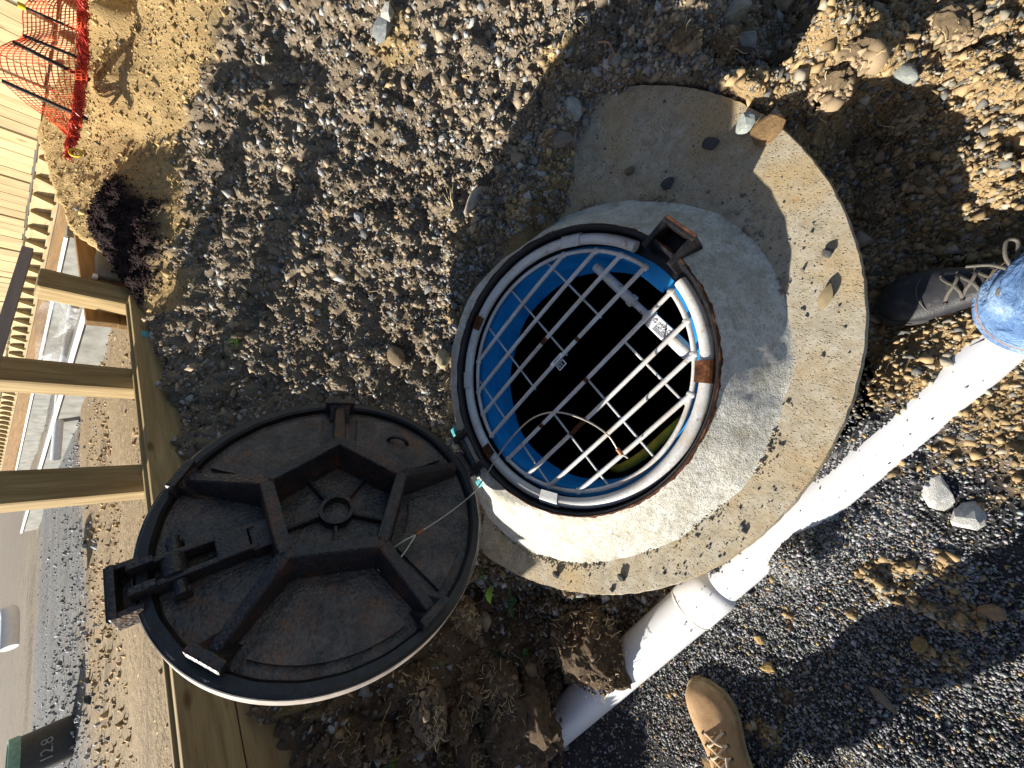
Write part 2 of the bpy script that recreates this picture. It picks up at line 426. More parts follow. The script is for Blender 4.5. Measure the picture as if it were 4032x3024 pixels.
def _leather(name, a, b, rough=0.55, scuff=(0.3, 0.3, 0.3), sa=0.3):
    t = NT(name); co = t.coord(); n = t.noise(co, 18, 5, 0.65); f = t.vor(co, 420)
    c = t.ramp(n, [(0.3, a), (0.7, b)])
    c = t.mix(t.ramp(t.noise(co, 38, 5, 0.75), [(0.56, 0.0), (0.72, sa)]), c, scuff)
    nb = t.bump(f.outputs['Distance'], 0.25, 0.0008); nb = t.bump(n, 0.5, 0.004, nb)
    return t.done(c, rough, nb, spec=0.4)
M['leather_black'] = _leather('black_leather', (0.014, 0.014, 0.018), (0.03, 0.03, 0.034), 0.5, (0.17, 0.15, 0.12), 0.45)
M['leather_tan'] = _leather('tan_nubuck', (0.30, 0.17, 0.075), (0.46, 0.29, 0.15), 0.8, (0.15, 0.10, 0.07), 0.4)
M['sole_tan'] = m_simple('tan_sole', (0.34, 0.24, 0.12), 0.7)
M['sole_black'] = m_simple('black_sole', (0.03, 0.03, 0.03), 0.7)
M['lace_dark'] = m_simple('dark_lace', (0.10, 0.09, 0.075), 0.85, scale=300)
M['lace_pale'] = m_simple('pale_lace', (0.62, 0.50, 0.34), 0.85, scale=300)
M['sock'] = m_simple('padded_collar', (0.20, 0.16, 0.11), 0.9, scale=200)
M['shirt'] = m_simple('dark_jacket', (0.05, 0.055, 0.07), 0.9)
M['workwear'] = m_simple('work_trousers', (0.07, 0.07, 0.08), 0.9)
M['hivis'] = m_simple('hi_vis_orange', (0.8, 0.22, 0.03), 0.8)
M['skin'] = m_simple('skin', (0.55, 0.33, 0.24), 0.55, var=0.08)
M['hair'] = m_simple('hair', (0.05, 0.035, 0.025), 0.7)
M['leaf'] = m_simple('leaf_green', (0.10, 0.26, 0.025), 0.5, var=0.35, scale=80)
M['leaf_bright'] = m_simple('leaf_bright', (0.28, 0.48, 0.04), 0.5, var=0.2, scale=60)
M['fern'] = m_simple('feathery_weed', (0.10, 0.20, 0.06), 0.7, var=0.3, scale=90)
M['straw'] = m_simple('dry_straw', (0.50, 0.40, 0.22), 0.85, var=0.2)
M['root'] = m_simple('root', (0.34, 0.20, 0.12), 0.85)
M['dry_leaf'] = m_simple('dry_leaf', (0.17, 0.13, 0.07), 0.7)
M['paint'] = m_simple('white_fragment', (0.80, 0.79, 0.74), 0.6, var=0.1, scale=120)
M['cyan'] = m_simple('cyan_mark', (0.10, 0.42, 0.46), 0.6)

# =================================================================== LARGE STRUCTURE: the ground
RING = np.array([0.13, 0.541]); ZR = 0.41       # manhole opening
SLAB = np.array([0.2534, 0.6785]); SR = 0.7934; ZS = 0.285
HB = 0.40; ZB = CAMH-HB                           # top of the timber retaining edge
WA = np.array([-2.65, 3.91])*HB; W3 = np.array([-0.73, 5.83])*HB; W2 = np.array([0.45, 6.76])*HB; W1 = np.array([1.71, 7.71])*HB
WD = (W1-WA)/np.linalg.norm(W1-WA); WN = np.array([-WD[1], WD[0]])     # along, and away from the camera
YARD = 0.89
ctrl = [  # x, y in the 2212 wide view, height
 (2200,1000,0.0),(2200,1600,0.0),(1900,1300,0.0),(1600,1600,0.0),(1500,1450,0.0),(1300,1650,0.0),(1950,950,0.0),(1700,1250,-.01),(2212,800,0.0),(2000,730,0.0),
 (1900,550,0.0),(2100,500,.03),(2000,300,.07),(1850,300,.03),(2150,100,.13),(1930,40,.14),
 (1560,150,.25),(1660,150,.27),(1740,80,.28),(1800,15,.30),(1850,70,.09),(1775,145,.06),(1705,215,.05),(1500,20,.30),(1400,150,.29),(1300,240,.315),(1240,430,.345),(1330,420,.305),(1290,330,.315),
 (1130,470,.375),(1020,640,.375),(972,800,.37),(980,930,.35),(1180,330,.345),(1100,0,.38),(1250,60,.33),(1000,300,.40),
 (1030,1120,.33),(1040,1200,.295),(1030,1300,.17),(1150,1400,.12),(1100,1600,.12),(1260,1340,.06),(900,1600,.42),(960,1450,.36),(780,1640,.58),(850,1500,.50),(1000,1620,.24),(690,1645,.64),
 (392,985,.83),(348,745,.87),(292,632,.92),(330,850,.86),
 (400,300,.83),(400,450,.82),(400,20,.80),(260,600,.955),(190,0,1.205),(185,150,1.195),(185,330,1.14),(150,540,1.165),(300,300,.97),(300,100,.99),(240,450,1.05),
 (800,0,.56),(600,0,.68),(600,300,.64),(640,700,.58),(640,500,.60),(800,500,.48),(820,750,.47),(800,250,.50),
]
PC = []
for x, y, z in ctrl:
    p = z2(x, y, z); PC.append((p[0], p[1], z))
PC += [(-1.6, -0.8, 0), (-1.5, .2, 0), (-.8, -1.5, 0), (.4, -1.5, 0), (1.5, -1.2, 0.03), (2.4, .2, .3), (3.5, 1.5, .5), (4.2, 3.2, 1.0), (-2.4, .6, .2), (3.2, 4.4, 1.25),
       (-4, -3, 0), (4, -3, .1), (6, 3, .9), (-1.45, .9, .3), (-1.75, 1.0, .45), (-2.3, 1.3, .5), (2.5, 2.6, 1.2), (3.0, 2.2, 1.2), (2.9, 3.0, 1.28)]
PC += [tuple(WA+WD*a-WN*0.05)+(0.70+0.06*a,) for a in (-.7, -.35, -.1, .15, .4, .65, .9)]
PC = np.array(PC)
def _solve():
    d = np.hypot(PC[:, None, 0]-PC[None, :, 0], PC[:, None, 1]-PC[None, :, 1])
    n = len(PC); A = np.zeros((n+3, n+3)); A[:n, :n] = -np.sqrt(d*d+0.04**2)+np.eye(n)*0.0015
    A[:n, n] = 1; A[:n, n+1:] = PC[:, :2]; A[n, :n] = 1; A[n+1:, :n] = PC[:, :2].T
    return np.linalg.lstsq(A, np.r_[PC[:, 2], 0, 0, 0], rcond=None)[0]
RBF = _solve()
WQ = np.array([1.86, 4.35]); WD2 = (WQ-W1)/np.linalg.norm(WQ-W1); WN2 = np.array([-WD2[1], WD2[0]]); LW = float(np.linalg.norm(W1-WA))
def behind(x, y):
    s = (x-WA[0])*WN[0]+(y-WA[1])*WN[1]; a = (x-WA[0])*WD[0]+(y-WA[1])*WD[1]
    s2 = (x-W1[0])*WN2[0]+(y-W1[1])*WN2[1]
    return np.where(a < LW, s-1.0*np.maximum(0, -0.32-a), s2)
def base_h(x, y):
    t = RBF[-3]+RBF[-2]*x+RBF[-1]*y
    for i, (a, b, c) in enumerate(PC): t = t-RBF[i]*np.sqrt((x-a)**2+(y-b)**2+0.0016)
    return t
PIPE0 = np.array([-0.116, -0.103]); PIPED = np.array([-0.756, 0.655]); PIPEN = np.array([-0.655, -0.756])
def zones(x, y):
    """weights of black gravel, orange clay, yellow clay, dark mulch; the rest is brown soil"""
    n1 = fbm(x, y, 0.22, 4, 3); n2 = fbm(x, y, 0.09, 3, 9)
    sd = (x-PIPE0[0])*PIPEN[0]+(y-PIPE0[1])*PIPEN[1]
    al = (x-PIPE0[0])*PIPED[0]+(y-PIPE0[1])*PIPED[1]
    lim = np.where(al < 0.5, -0.42, -0.02)
    cl = 0.82*x-0.57*y-0.09+0.10*n1+0.07*n2
    near = sstep(-0.02, 0.02, sd-lim+0.015*n2)*sstep(1.9, 1.6, x)
    E1 = z2(1830, 25, .2); E2 = z2(1640, 220, .17); ed = np.array([E2[0]-E1[0], E2[1]-E1[1]]); ed = ed/np.hypot(*ed)
    side = (x-E1[0])*ed[1]-(y-E1[1])*ed[0]; side = side*(1 if ((0.6-E1[0])*ed[1]-(-0.3-E1[1])*ed[0]) > 0 else -1)
    rightz = sstep(-0.05, 0.03, side+0.04*n1)*sstep(0.30, 0.18, y+0.05*n1-0.25*np.maximum(0, x-0.9))*sstep(0.35, 0.5, x)*sstep(1.6, 1.2, x+0.1*n1)
    near = np.maximum(near*(y < 0.75), rightz)
    clay = near*sstep(-0.05, 0.05, cl); black = near*(1-sstep(-0.05, 0.05, cl))
    spots = sstep(0.27, 0.45, fbm(x, y, 0.13, 3, 21))*black; clay = clay+spots*0.9; black = black*(1-0.9*spots)
    # yellow bank below the paling fence
    e = np.hypot(x-1.9, (y-3.3))
    by = base_h(x, y)
    yel = sstep(0.80, 0.86, by+0.05*n1)*(x > 0.55)*(1-near)
    mul = sstep(0.36, 0.26, np.hypot((x-1.0)/1.1, (y-3.08))+0.10*n2)
    yel = yel*(1-mul)
    patch = sstep(0.42, 0.62, fbm(x, y, 0.30, 3, 33))*(1-near)*(1-yel)
    return black, clay, yel, mul, patch
def cover_mask(x, y):
    """1 where soil lies over the slab (far side)"""
    a = np.degrees(np.arctan2(y-RING[1], x-RING[0]))
    nz = 9*fbm(x, y, 0.12, 3, 5)
    r = np.hypot(x-RING[0], y-RING[1])
    return ((a+nz > 2-30*(r-0.55)) & (a+nz < 142+80*(r-0.65)))
def cover_edge(x, y):
    a = np.degrees(np.arctan2(y-RING[1], x-RING[0]))+9*fbm(x, y, 0.12, 3, 5); r = np.hypot(x-RING[0], y-RING[1])
    return np.minimum(a-(2-30*(r-0.55)), 142+80*(r-0.65)-a)*r*PI/180
def height(x, y, detail=True):
    h = base_h(x, y)
    black, clay, yel, mul, patch = zones(x, y)
    soil = np.clip(1-black-clay-yel*0.7, 0.12, 1)
    if detail:
        lump = fbm(x, y, 0.17, 3, 11); rid = 1-np.abs(fbm(x, y, 0.060, 3, 15)); fine = fbm(x, y, 0.026, 2, 19); cl2 = np.abs(fbm(x, y, 0.11, 2, 23))
        dk = 1+0.9*(sstep(0.10, -0.02, x+0.42)*sstep(1.7, 1.4, y)*sstep(0.0, 0.3, y)); soil = soil*dk
        h = h+soil*(0.040*lump-0.050*(rid-0.78)+0.016*fine+0.045*(cl2-0.25))
        h = h+black*(0.016*fbm(x, y, 0.20, 2, 41)+0.055*np.maximum(0, fbm(x, y, 0.26, 2, 43)))+clay*(0.034*lump+0.016*fine-0.034*(rid-0.78)+0.02*(cl2-0.25))
        h = h+yel*(0.010*fbm(x, y, 0.12, 3, 51))+mul*0.03
    # the pipe lies half buried
    sd = (x-PIPE0[0])*PIPEN[0]+(y-PIPE0[1])*PIPEN[1]; al = (x-PIPE0[0])*PIPED[0]+(y-PIPE0[1])*PIPED[1]
    pm = np.exp(-(sd/0.085)**2)*(al > -0.5)*(al < 2.0)
    fl = 0.034+0.020*fbm(x, y, 0.10, 3, 61)+0.036*np.exp(-((al-0.27)/0.10)**2)-0.05*sstep(0.42, 0.6, al)
    # banked gravel on the slab side of the pipe
    up = sstep(0.0, -0.10, sd)*sstep(0.52, 0.42, al)*sstep(-0.4, -0.2, al)*np.exp(-((sd+0.09)/0.06)**2)
    nb = fbm(x, y, 0.09, 3, 61); rng_ = sstep(-0.55, -0.35, al)*sstep(0.54, 0.46, al)
    h = h*(1-pm)+fl*pm
    bank = np.where(sd < 0, 0.087+0.024*nb, 0.042+0.024*nb+0.064*np.exp(-((al-0.27)/0.10)**2))*rng_
    h = np.maximum(h, bank*np.exp(-(np.maximum(0, np.abs(np.abs(sd)-0.06)-0.015)/0.05)**2))
    ds = np.hypot(x-SLAB[0], y-SLAB[1]); cov = cover_mask(x, y)
    ins = sstep(SR+0.015, SR-0.025, ds)
    ce = cover_edge(x, y)
    hc = ZS-0.012+(np.maximum(h, ZS+0.02)-ZS+0.012)*sstep(0.0, 0.13, ce)
    h = np.where(cov, h*(1-ins)+hc*ins, h*(1-ins)+np.minimum(h, -0.06)*ins)
    dr = np.hypot(x-RING[0], y-RING[1])
    h = np.where(cov & (dr < 0.62), np.minimum(h, 0.345+np.maximum(0, dr-0.45)*0.5), h)
    # behind the timber edge the yard is level
    back = sstep(0.0, 0.05, behind(x, y))
    h = h*(1-back)+(YARD-0.06)*back
    return h
def axis(a0, c0, c1, a1, fine, coarse):
    return np.unique(np.concatenate([np.linspace(a0, c0, max(2, int((c0-a0)/coarse))), np.linspace(c0, c1, int((c1-c0)/fine)), np.linspace(c1, a1, max(2, int((a1-c1)/coarse)))]))
def soil_col(x, y):
    black, clay, yel, mul, patch = zones(x, y)
    n = fbm(x, y, 0.05, 3, 71)*0.5+0.5; n = n[:, None]; nb = (fbm(x, y, 0.3, 3, 77)*0.5+0.5)[:, None]
    soil = np.array([0.120, 0.092, 0.063])*(1-n)+np.array([0.285, 0.230, 0.165])*n
    soil = soil*(0.8+0.4*nb)
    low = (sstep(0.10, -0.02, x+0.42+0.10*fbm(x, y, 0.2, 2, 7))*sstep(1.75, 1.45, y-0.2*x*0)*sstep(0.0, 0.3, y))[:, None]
    soil = soil*(1-low)+soil*np.array([0.58, 0.52, 0.46])*low  # moist topsoil, darkened further to carry the shade of this corner
    yc = np.array([0.33, 0.22, 0.095])*(1-n)+np.array([0.47, 0.34, 0.165])*n
    oc = np.array([0.22, 0.145, 0.070])*(1-n)+np.array([0.40, 0.285, 0.150])*n
    bc = np.array([0.030, 0.030, 0.032])+0.025*n
    mc = np.array([0.018, 0.010, 0.010])+0.01*n
    pc = np.array([0.40, 0.27, 0.10])*(0.7+0.5*n)
    c = soil
    for w, cc in ((patch*0.45, pc), (yel, yc), (clay, oc), (black, bc), (mul, mc)):
        c = c*(1-w[:, None])+cc*w[:, None]
    return c
def make_ground():
    X = axis(-5, -1.35, 1.9, 7.0, 0.0085, 0.045); Y = axis(-4, -0.55, 2.2, 5.2, 0.0085, 0.035)
    gx, gy = np.meshgrid(X, Y, indexing='ij'); x = gx.ravel(); y = gy.ravel()
    z = height(x, y)
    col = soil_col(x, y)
    nx, ny = gx.shape; idx = np.arange(nx*ny).reshape(nx, ny)
    F = np.stack([idx[:-1, :-1].ravel(), idx[1:, :-1].ravel(), idx[1:, 1:].ravel(), idx[:-1, 1:].ravel()], 1)
    fx = x[F].mean(1); fy = y[F].mean(1)
    fr_ = np.hypot(fx-RING[0], fy-RING[1]); keep = (fr_ > 0.44) & ~((fr_ < 0.68) & (z[F].mean(1) < ZS-0.06))
    keep &= ~(behind(fx, fy) > 0.12)
    F = F[keep]; used = np.unique(F); mp = np.full(nx*ny, -1); mp[used] = np.arange(len(used))
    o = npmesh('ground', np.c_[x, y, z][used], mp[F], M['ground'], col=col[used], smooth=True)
    tag(o, kind='structure'); return o
make_ground()

# ---- the yard beyond the timber edge
def make_yard():
    t = NT('yard_surface'); co = t.geo()
    n = t.noise(co, 1.3, 5, 0.65); f = t.noise(co, 30, 5, 0.75); st = t.noise(t.geo((0.6, 3.0, 1)), 1.6, 4, 0.6, 0.5)
    clay = t.ramp(f, [(0.3, (0.17, 0.12, 0.07)), (0.55, (0.33, 0.245, 0.145)), (0.75, (0.45, 0.36, 0.235))])
    grey = t.ramp(f, [(0.3, (0.06, 0.06, 0.06)), (0.55, (0.20, 0.20, 0.20)), (0.75, (0.40, 0.40, 0.40))])
    # gravel road strip runs parallel to the timber edge further out
    sx = t.n('ShaderNodeVectorMath', operation='DOT_PRODUCT'); t.l(co, sx.inputs[0]); sx.inputs[1].default_value = (WN[0], WN[1], 0)
    off = float(WA@WN)
    dist = t.math('SUBTRACT', t.math('ADD', sx.outputs['Value'], t.math('MULTIPLY', n, 1.6)), off)
    m = t.ramp(t.math('MULTIPLY', dist, 0.1), [(0.30, 0.0), (0.36, 1.0), (0.68, 1.0), (0.74, 0.55)])
    c = t.mix(m, clay, grey)
    c = t.mix(t.ramp(st, [(0.56, 0.0), (0.68, 0.55)]), c, (0.09, 0.075, 0.055))
    nb = t.bump(f, 0.9, 0.02); nb = t.bump(st, 0.5, 0.03, nb)
    mat = t.done(c, 0.9, nb, spec=0.2)
    # a gently rutted sheet reaching to the horizon
    u = np.concatenate([np.linspace(-6, 9, 150), np.array([14, 25, 60, 150])]); u = np.concatenate([[-150, -40, -14], u])
    v = np.concatenate([np.linspace(0.04, 9, 90), np.array([12, 20, 50, 200.])])
    U, V = np.meshgrid(u, v, indexing='ij')
    x = WA[0]+WD[0]*U+WN[0]*V; y = WA[1]+WD[1]*U+WN[1]*V
    z = YARD+0.02*fbm(x, y, 0.8, 3, 81)+0.035*fbm(V, U*0.15, 0.7, 3, 83)*sstep(0.1, 0.6, V)
    # it stops where the clay bank and the paling fence begin
    n0, n1 = U.shape; idx = np.arange(n0*n1).reshape(n0, n1)
    F = np.stack([idx[:-1, :-1].ravel(), idx[1:, :-1].ravel(), idx[1:, 1:].ravel(), idx[:-1, 1:].ravel()], 1)
    fu = U.ravel()[F].mean(1); fv = V.ravel()[F].mean(1)
    F = F[behind(x.ravel()[F].mean(1), y.ravel()[F].mean(1)) > -0.05]
    o = npmesh('yard', np.c_[x.ravel(), y.ravel(), z.ravel()], F, mat, smooth=True); tag(o, kind='structure')
make_yard()
def collar_r(d):
    return np.interp((np.asarray(d)+180) % 360-180, [-181, -159, -142, -126, -105, -88, -70, -53, -38, -25, 0, 60, 100, 143, 163, 179, 201], [.575, .526, .504, .508, .518, .522, .539, .547, .543, .524, .52, .52, .56, .624, .609, .575, .526])
def gh(x, y):
    return float(height(np.array([x]), np.array([y]))[0])

# =================================================================== loose stones and gravel (uncountable)
def base_stones(k, jit, seed):
    g = np.random.default_rng(seed); p = (1+5**0.5)/2
    v = np.array([(-1,p,0),(1,p,0),(-1,-p,0),(1,-p,0),(0,-1,p),(0,1,p),(0,-1,-p),(0,1,-p),(p,0,-1),(p,0,1),(-p,0,-1),(-p,0,1)], float); v /= np.linalg.norm(v[0])
    f = np.array([(0,11,5),(0,5,1),(0,1,7),(0,7,10),(0,10,11),(1,5,9),(5,11,4),(11,10,2),(10,7,6),(7,1,8),(3,9,4),(3,4,2),(3,2,6),(3,6,8),(3,8,9),(4,9,5),(2,4,11),(6,2,10),(8,6,7),(9,8,1)])
    out = []
    for i in range(k):
        q = v*(1+g.uniform(-jit, jit, (12, 1)))+g.normal(0, jit*0.35, (12, 3))
        # chop with a few planes for angular faces
        for _ in range(7):
            d = g.normal(size=3); d /= np.linalg.norm(d); t = g.uniform(0.32, 0.7); s = q@d; q = np.where((s > t)[:, None], q-np.outer(s-t, d), q)
        out.append(q)
    return np.array(out), f
BS, BF = base_stones(24, 0.28, 5)
_o = np.array([(1, 0, 0), (-1, 0, 0), (0, 1, 0), (0, -1, 0), (0, 0, 1), (0, 0, -1)], float); _g = np.random.default_rng(6)
BS8 = np.array([_o*(1+_g.uniform(-.35, .25, (6, 1)))+_g.normal(0, .22, (6, 3)) for _ in range(30)])
BF8 = np.array([(0, 2, 4), (2, 1, 4), (1, 3, 4), (3, 0, 4), (2, 0, 5), (1, 2, 5), (3, 1, 5), (0, 3, 5)])
def randrot(n, g, flat=0.0):
    q = g.normal(size=(n, 4)); q /= np.linalg.norm(q, axis=1)[:, None]; w, x, y, z = q.T
    return np.stack([1-2*(y*y+z*z), 2*(x*y-z*w), 2*(x*z+y*w), 2*(x*y+z*w), 1-2*(x*x+z*z), 2*(y*z-x*w), 2*(x*z-y*w), 2*(y*z+x*w), 1-2*(x*x+y*y)], 1).reshape(n, 3, 3)
def scatter(name, pos, size, col, mat, seed, squash=(0.45, 1.0), parent=None, elong=(0.6, 1.1), low=False):
    g = np.random.default_rng(seed); n = len(pos); BS_, BF_ = (BS8, BF8) if low else (BS, BF); nv = BS_.shape[1]
    k = g.integers(0, len(BS_), n); R3 = randrot(n, g)
    sc = np.stack([g.uniform(*elong, n), g.uniform(0.7, 1.0, n), g.uniform(*squash, n)], 1)*size[:, None]
    V = np.einsum('nij,nvj->nvi', R3, BS_[k]*sc[:, None, :])+pos[:, None, :]
    C = np.repeat(col, nv, axis=0)
    F = (BF_[None]+nv*np.arange(n)[:, None, None]).reshape(-1, 3)
    o = npmesh(name, V.reshape(-1, 3), F, mat, parent, col=C)
    tag(o, kind='stuff'); return o
def inview(x, y, z, m=40):
    P = np.stack([x, y, z], -1)-EYE; c = P@RC
    px = 512+FPX*c[:, 0]/-c[:, 2]; py = 384-FPX*c[:, 1]/-c[:, 2]
    return (c[:, 2] < 0) & (px > -m) & (px < 1024+m) & (py > -m) & (py < 768+m)
def free(x, y):
    """ground points not under slab, pipe mouth or behind the timber edge"""
    ds = np.hypot(x-SLAB[0], y-SLAB[1]); dr = np.hypot(x-RING[0], y-RING[1])
    return ((ds > SR) | (cover_mask(x, y) & (dr > 0.50))) & (behind(x, y) < -0.03)
def pick(n, x0, x1, y0, y1, g, want, farz=False):
    """random ground points, denser near the viewer so that far and near ground carry like detail"""
    r = 0.25*(4.8/0.25)**g.uniform(0, 1, n); th = g.uniform(-2.3, 2.3, n)
    nr = g.uniform(0, 1, n) < 0.34; r = np.where(nr, 1.15*np.sqrt(g.uniform(0, 1, n)), r); th = np.where(nr, g.uniform(-PI, PI, n), th)
    if farz: r = g.uniform(1.7, 5.0, n); th = g.uniform(0.0, 1.0, n)
    x = r*np.sin(th); y = r*np.cos(th); ok = np.ones(n, bool)
    ok &= (x > x0) & (x < x1) & (y > y0) & (y < y1); x = x[ok]; y = y[ok]
    z = height(x, y); k = free(x, y) & (g.uniform(0, 1, len(x)) < want(x, y))
    return x[k], y[k], z[k]
def far(x, y): return np.maximum(1.0, np.sqrt(x*x+y*y+0.8)/1.35)**0.8
def make_gravel():
    g = np.random.default_rng(11)
    # black road chip
    x, y, z = pick(330000, -1.9, 0.5, -0.9, 0.95, g, lambda x, y: zones(x, y)[0])
    s = g.gamma(5, 0.0030/5, len(x))+0.0010; v = g.uniform(0, 1, len(x))**1.6
    c = np.outer(0.022+0.34*v, [1.0, 1.0, 1.02])*g.uniform(0.9, 1.1, (len(x), 3))
    warm = (g.uniform(0, 1, len(x)) < 0.06)[:, None]; c = np.where(warm, np.array([0.36, 0.25, 0.11])*g.uniform(0.7, 1.2, (len(x), 1)), c)
    o = scatter('black_gravel', np.c_[x, y, z+s*0.3], s, c, M['gravel'], 12, low=True)
    tag(o, 'fine black road chip heaped around the white pipe', 'gravel')
    # orange clay crumbs mixed with chip
    x, y, z = pick(330000, -0.9, 1.9, -0.9, 0.6, g, lambda x, y: zones(x, y)[1]*0.85)
    s = g.gamma(1.8, 0.0040/1.8, len(x))+0.0013; pick3 = g.uniform(0, 1, len(x))
    n = g.uniform(0.6, 1.25, (len(x), 1))
    c = np.where((pick3 < 0.62)[:, None], np.array([0.33, 0.235, 0.125])*n, np.where((pick3 < 0.78)[:, None], np.array([0.13, 0.125, 0.115])*n, np.array([0.33, 0.29, 0.225])*n))
    big = g.uniform(0, 1, len(x)) < 0.02; s = np.where(big, s*1.6, s)
    o = scatter('clay_rubble', np.c_[x, y, z+s*0.2], s, c, M['crumb'], 13, low=True)
    tag(o, 'orange clay crumbs and chip beside the slab edge', 'rubble')
    # soil crumbs on the bank
    soil = lambda x, y: np.clip(1-zones(x, y)[0]-zones(x, y)[1]-0.93*zones(x, y)[2]-zones(x, y)[3], 0, 1)
    x, y, z = pick(415000, -1.9, 3.2, -0.9, 3.6, g, soil)
    s = (g.gamma(1.4, 0.0040/1.4, len(x))+0.0013)*far(x, y)
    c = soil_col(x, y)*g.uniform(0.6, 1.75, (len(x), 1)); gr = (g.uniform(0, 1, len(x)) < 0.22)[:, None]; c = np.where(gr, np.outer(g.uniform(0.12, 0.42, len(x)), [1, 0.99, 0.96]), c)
    o = scatter('soil_crumbs', np.c_[x, y, z+s*0.15], s, c, M['crumb'], 14, low=True)
    tag(o, 'loose brown soil crumbs over the bank', 'soil')
    # grey stones in the soil
    x, y, z = pick(68000, -1.8, 3.2, -0.9, 3.6, g, lambda x, y: soil(x, y)*0.85)
    s = (g.gamma(2.0, 0.0044/2.0, len(x))+0.0020)*far(x, y)**0.6; t = g.uniform(0, 1, len(x)); n = g.uniform(0.6, 1.3, (len(x), 1))
    c = np.where((t < 0.52)[:, None], np.array([0.20, 0.20, 0.195])*n, np.where((t < 0.8)[:, None], np.array([0.33, 0.29, 0.225])*n, np.array([0.34, 0.235, 0.125])*n))
    o = scatter('loose_stones', np.c_[x, y, z+s*0.25], s, c, M['stone'], 15, squash=(0.25, 0.7), elong=(0.8, 1.9))
    tag(o, 'small grey and tan stones strewn through the soil bank', 'stones')
    # crumbs on the yellow bank, dark mulch shreds
    x, y, z = pick(42000, 0.6, 4.2, 1.5, 4.6, g, lambda x, y: zones(x, y)[2]*0.8, True)
    s = g.gamma(1.6, 0.0042/1.6, len(x))+0.0016
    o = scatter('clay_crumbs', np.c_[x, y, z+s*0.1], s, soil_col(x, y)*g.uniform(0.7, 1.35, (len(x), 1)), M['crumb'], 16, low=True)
    tag(o, 'yellow clay crumbs on the bank below the paling fence', 'clay')
    x, y, z = pick(130000, 0.4, 1.7, 2.5, 3.7, g, lambda x, y: zones(x, y)[3], True)
    s = g.gamma(3.0, 0.0045/3, len(x))+0.0015
    o = scatter('dark_mulch', np.c_[x, y, z+s*0.2], s, np.outer(g.uniform(0.4, 1.8, len(x)), [0.024, 0.013, 0.013]), M['crumb'], 17, squash=(0.2, 0.6), elong=(0.7, 1.3), low=True)
    tag(o, 'heap of dark purple brown mulch in the fence corner', 'mulch')
    # grit lying on the slab
    n = 9000; a = g.uniform(-180, 180, n); r = g.uniform(0.46, SR+0.13, n)
    w = 0.03+0.45*np.exp(-((a+62)/20)**2)*np.exp(-((r-0.575)/0.05)**2)+0.6*np.exp(-((a+140)/20)**2)*np.exp(-((r-0.60)/0.08)**2)+0.12*np.exp(-((a+168)/14)**2)
    k = g.uniform(0, 1, n) < w; a = np.radians(a[k]); r = r[k]; x = RING[0]+r*np.cos(a); y = RING[1]+r*np.sin(a)
    k = (np.hypot(x-SLAB[0], y-SLAB[1]) < SR-0.012) & ~cover_mask(x, y) & (np.hypot(x-RING[0], y-RING[1]) > collar_r(np.degrees(np.arctan2(y-RING[1], x-RING[0])))+0.01); x = x[k]; y = y[k]
    s = g.gamma(2, 0.0030/2, len(x))+0.0011
    o = scatter('slab_grit', np.c_[x, y, np.full(len(x), ZS)+s*0.35], s, np.outer(g.uniform(0.03, 0.20, len(x)), [1, 0.97, 0.92]), M['gravel'], 18)
    tag(o, 'dark grit scattered over the concrete slab', 'grit')
    # dirt packed along the foot of the collar
    n = 3000; a = g.uniform(-PI, PI, n); dd = np.degrees(a)
    r = collar_r(dd)+np.abs(g.normal(0, 0.010, n))-0.006
    k = (fbm(np.cos(a)*2, np.sin(a)*2, 0.5, 3, 97) > -0.12) & ((dd < 0) | (dd > 143)); x = RING[0]+r[k]*np.cos(a[k]); y = RING[1]+r[k]*np.sin(a[k])
    s = g.gamma(2, 0.0020/2, len(x))+0.0008
    o = scatter('collar_dirt', np.c_[x, y, np.full(len(x), ZS)+s*0.5], s, np.outer(g.uniform(0.5, 1.3, len(x)), [0.29, 0.25, 0.18]), M['crumb'], 28)
    tag(o, 'dirt crumbs packed along the foot of the mortar collar', 'dirt')
    # stones over the near part of the yard
    n = 9000; u = g.uniform(-1.2, 6.5, n); v = 0.15+6*g.uniform(0, 1, n)**1.5; x = WA[0]+WD[0]*u+WN[0]*v; y = WA[1]+WD[1]*u+WN[1]*v
    k = behind(x, y) > 0.12; x = x[k]; y = y[k]; v = v[k]; s = g.gamma(2, 0.008/2, len(x))+0.003
    c = np.where((g.uniform(0, 1, len(x)) < sstep(1.3, 2.6, v))[:, None], np.outer(g.uniform(0.05, 0.4, len(x)), [1, 1, 1.03]), np.outer(g.uniform(0.4, 1.3, len(x)), [0.38, 0.26, 0.13]))
    o = scatter('yard_stones', np.c_[x, y, np.full(len(x), YARD)+s*0.2], s, c, M['stone'], 29, low=True)
    tag(o, 'stones and clay crumbs on the yard behind the timber edge', 'stones')
    # grit on the pipe
    n = 45; al = g.uniform(-0.35, 0.75, n); th = g.uniform(-0.7, 0.7, n); rr = np.where(al < 0.51, 0.0575, 0.0675)
    px = PIPE0[0]+PIPED[0]*al+PIPEN[0]*np.sin(th)*rr; py = PIPE0[1]+PIPED[1]*al+PIPEN[1]*np.sin(th)*rr; pz = 0.03+np.cos(th)*rr
    s = g.gamma(3, 0.0024/3, n)+0.0009
    o = scatter('pipe_grit', np.c_[px, py, pz], s, np.outer(g.uniform(0.03, 0.2, n), [1, 0.97, 0.9]), M['gravel'], 19)
    tag(o, 'specks of grit sitting on the white pipe', 'grit')
make_gravel()

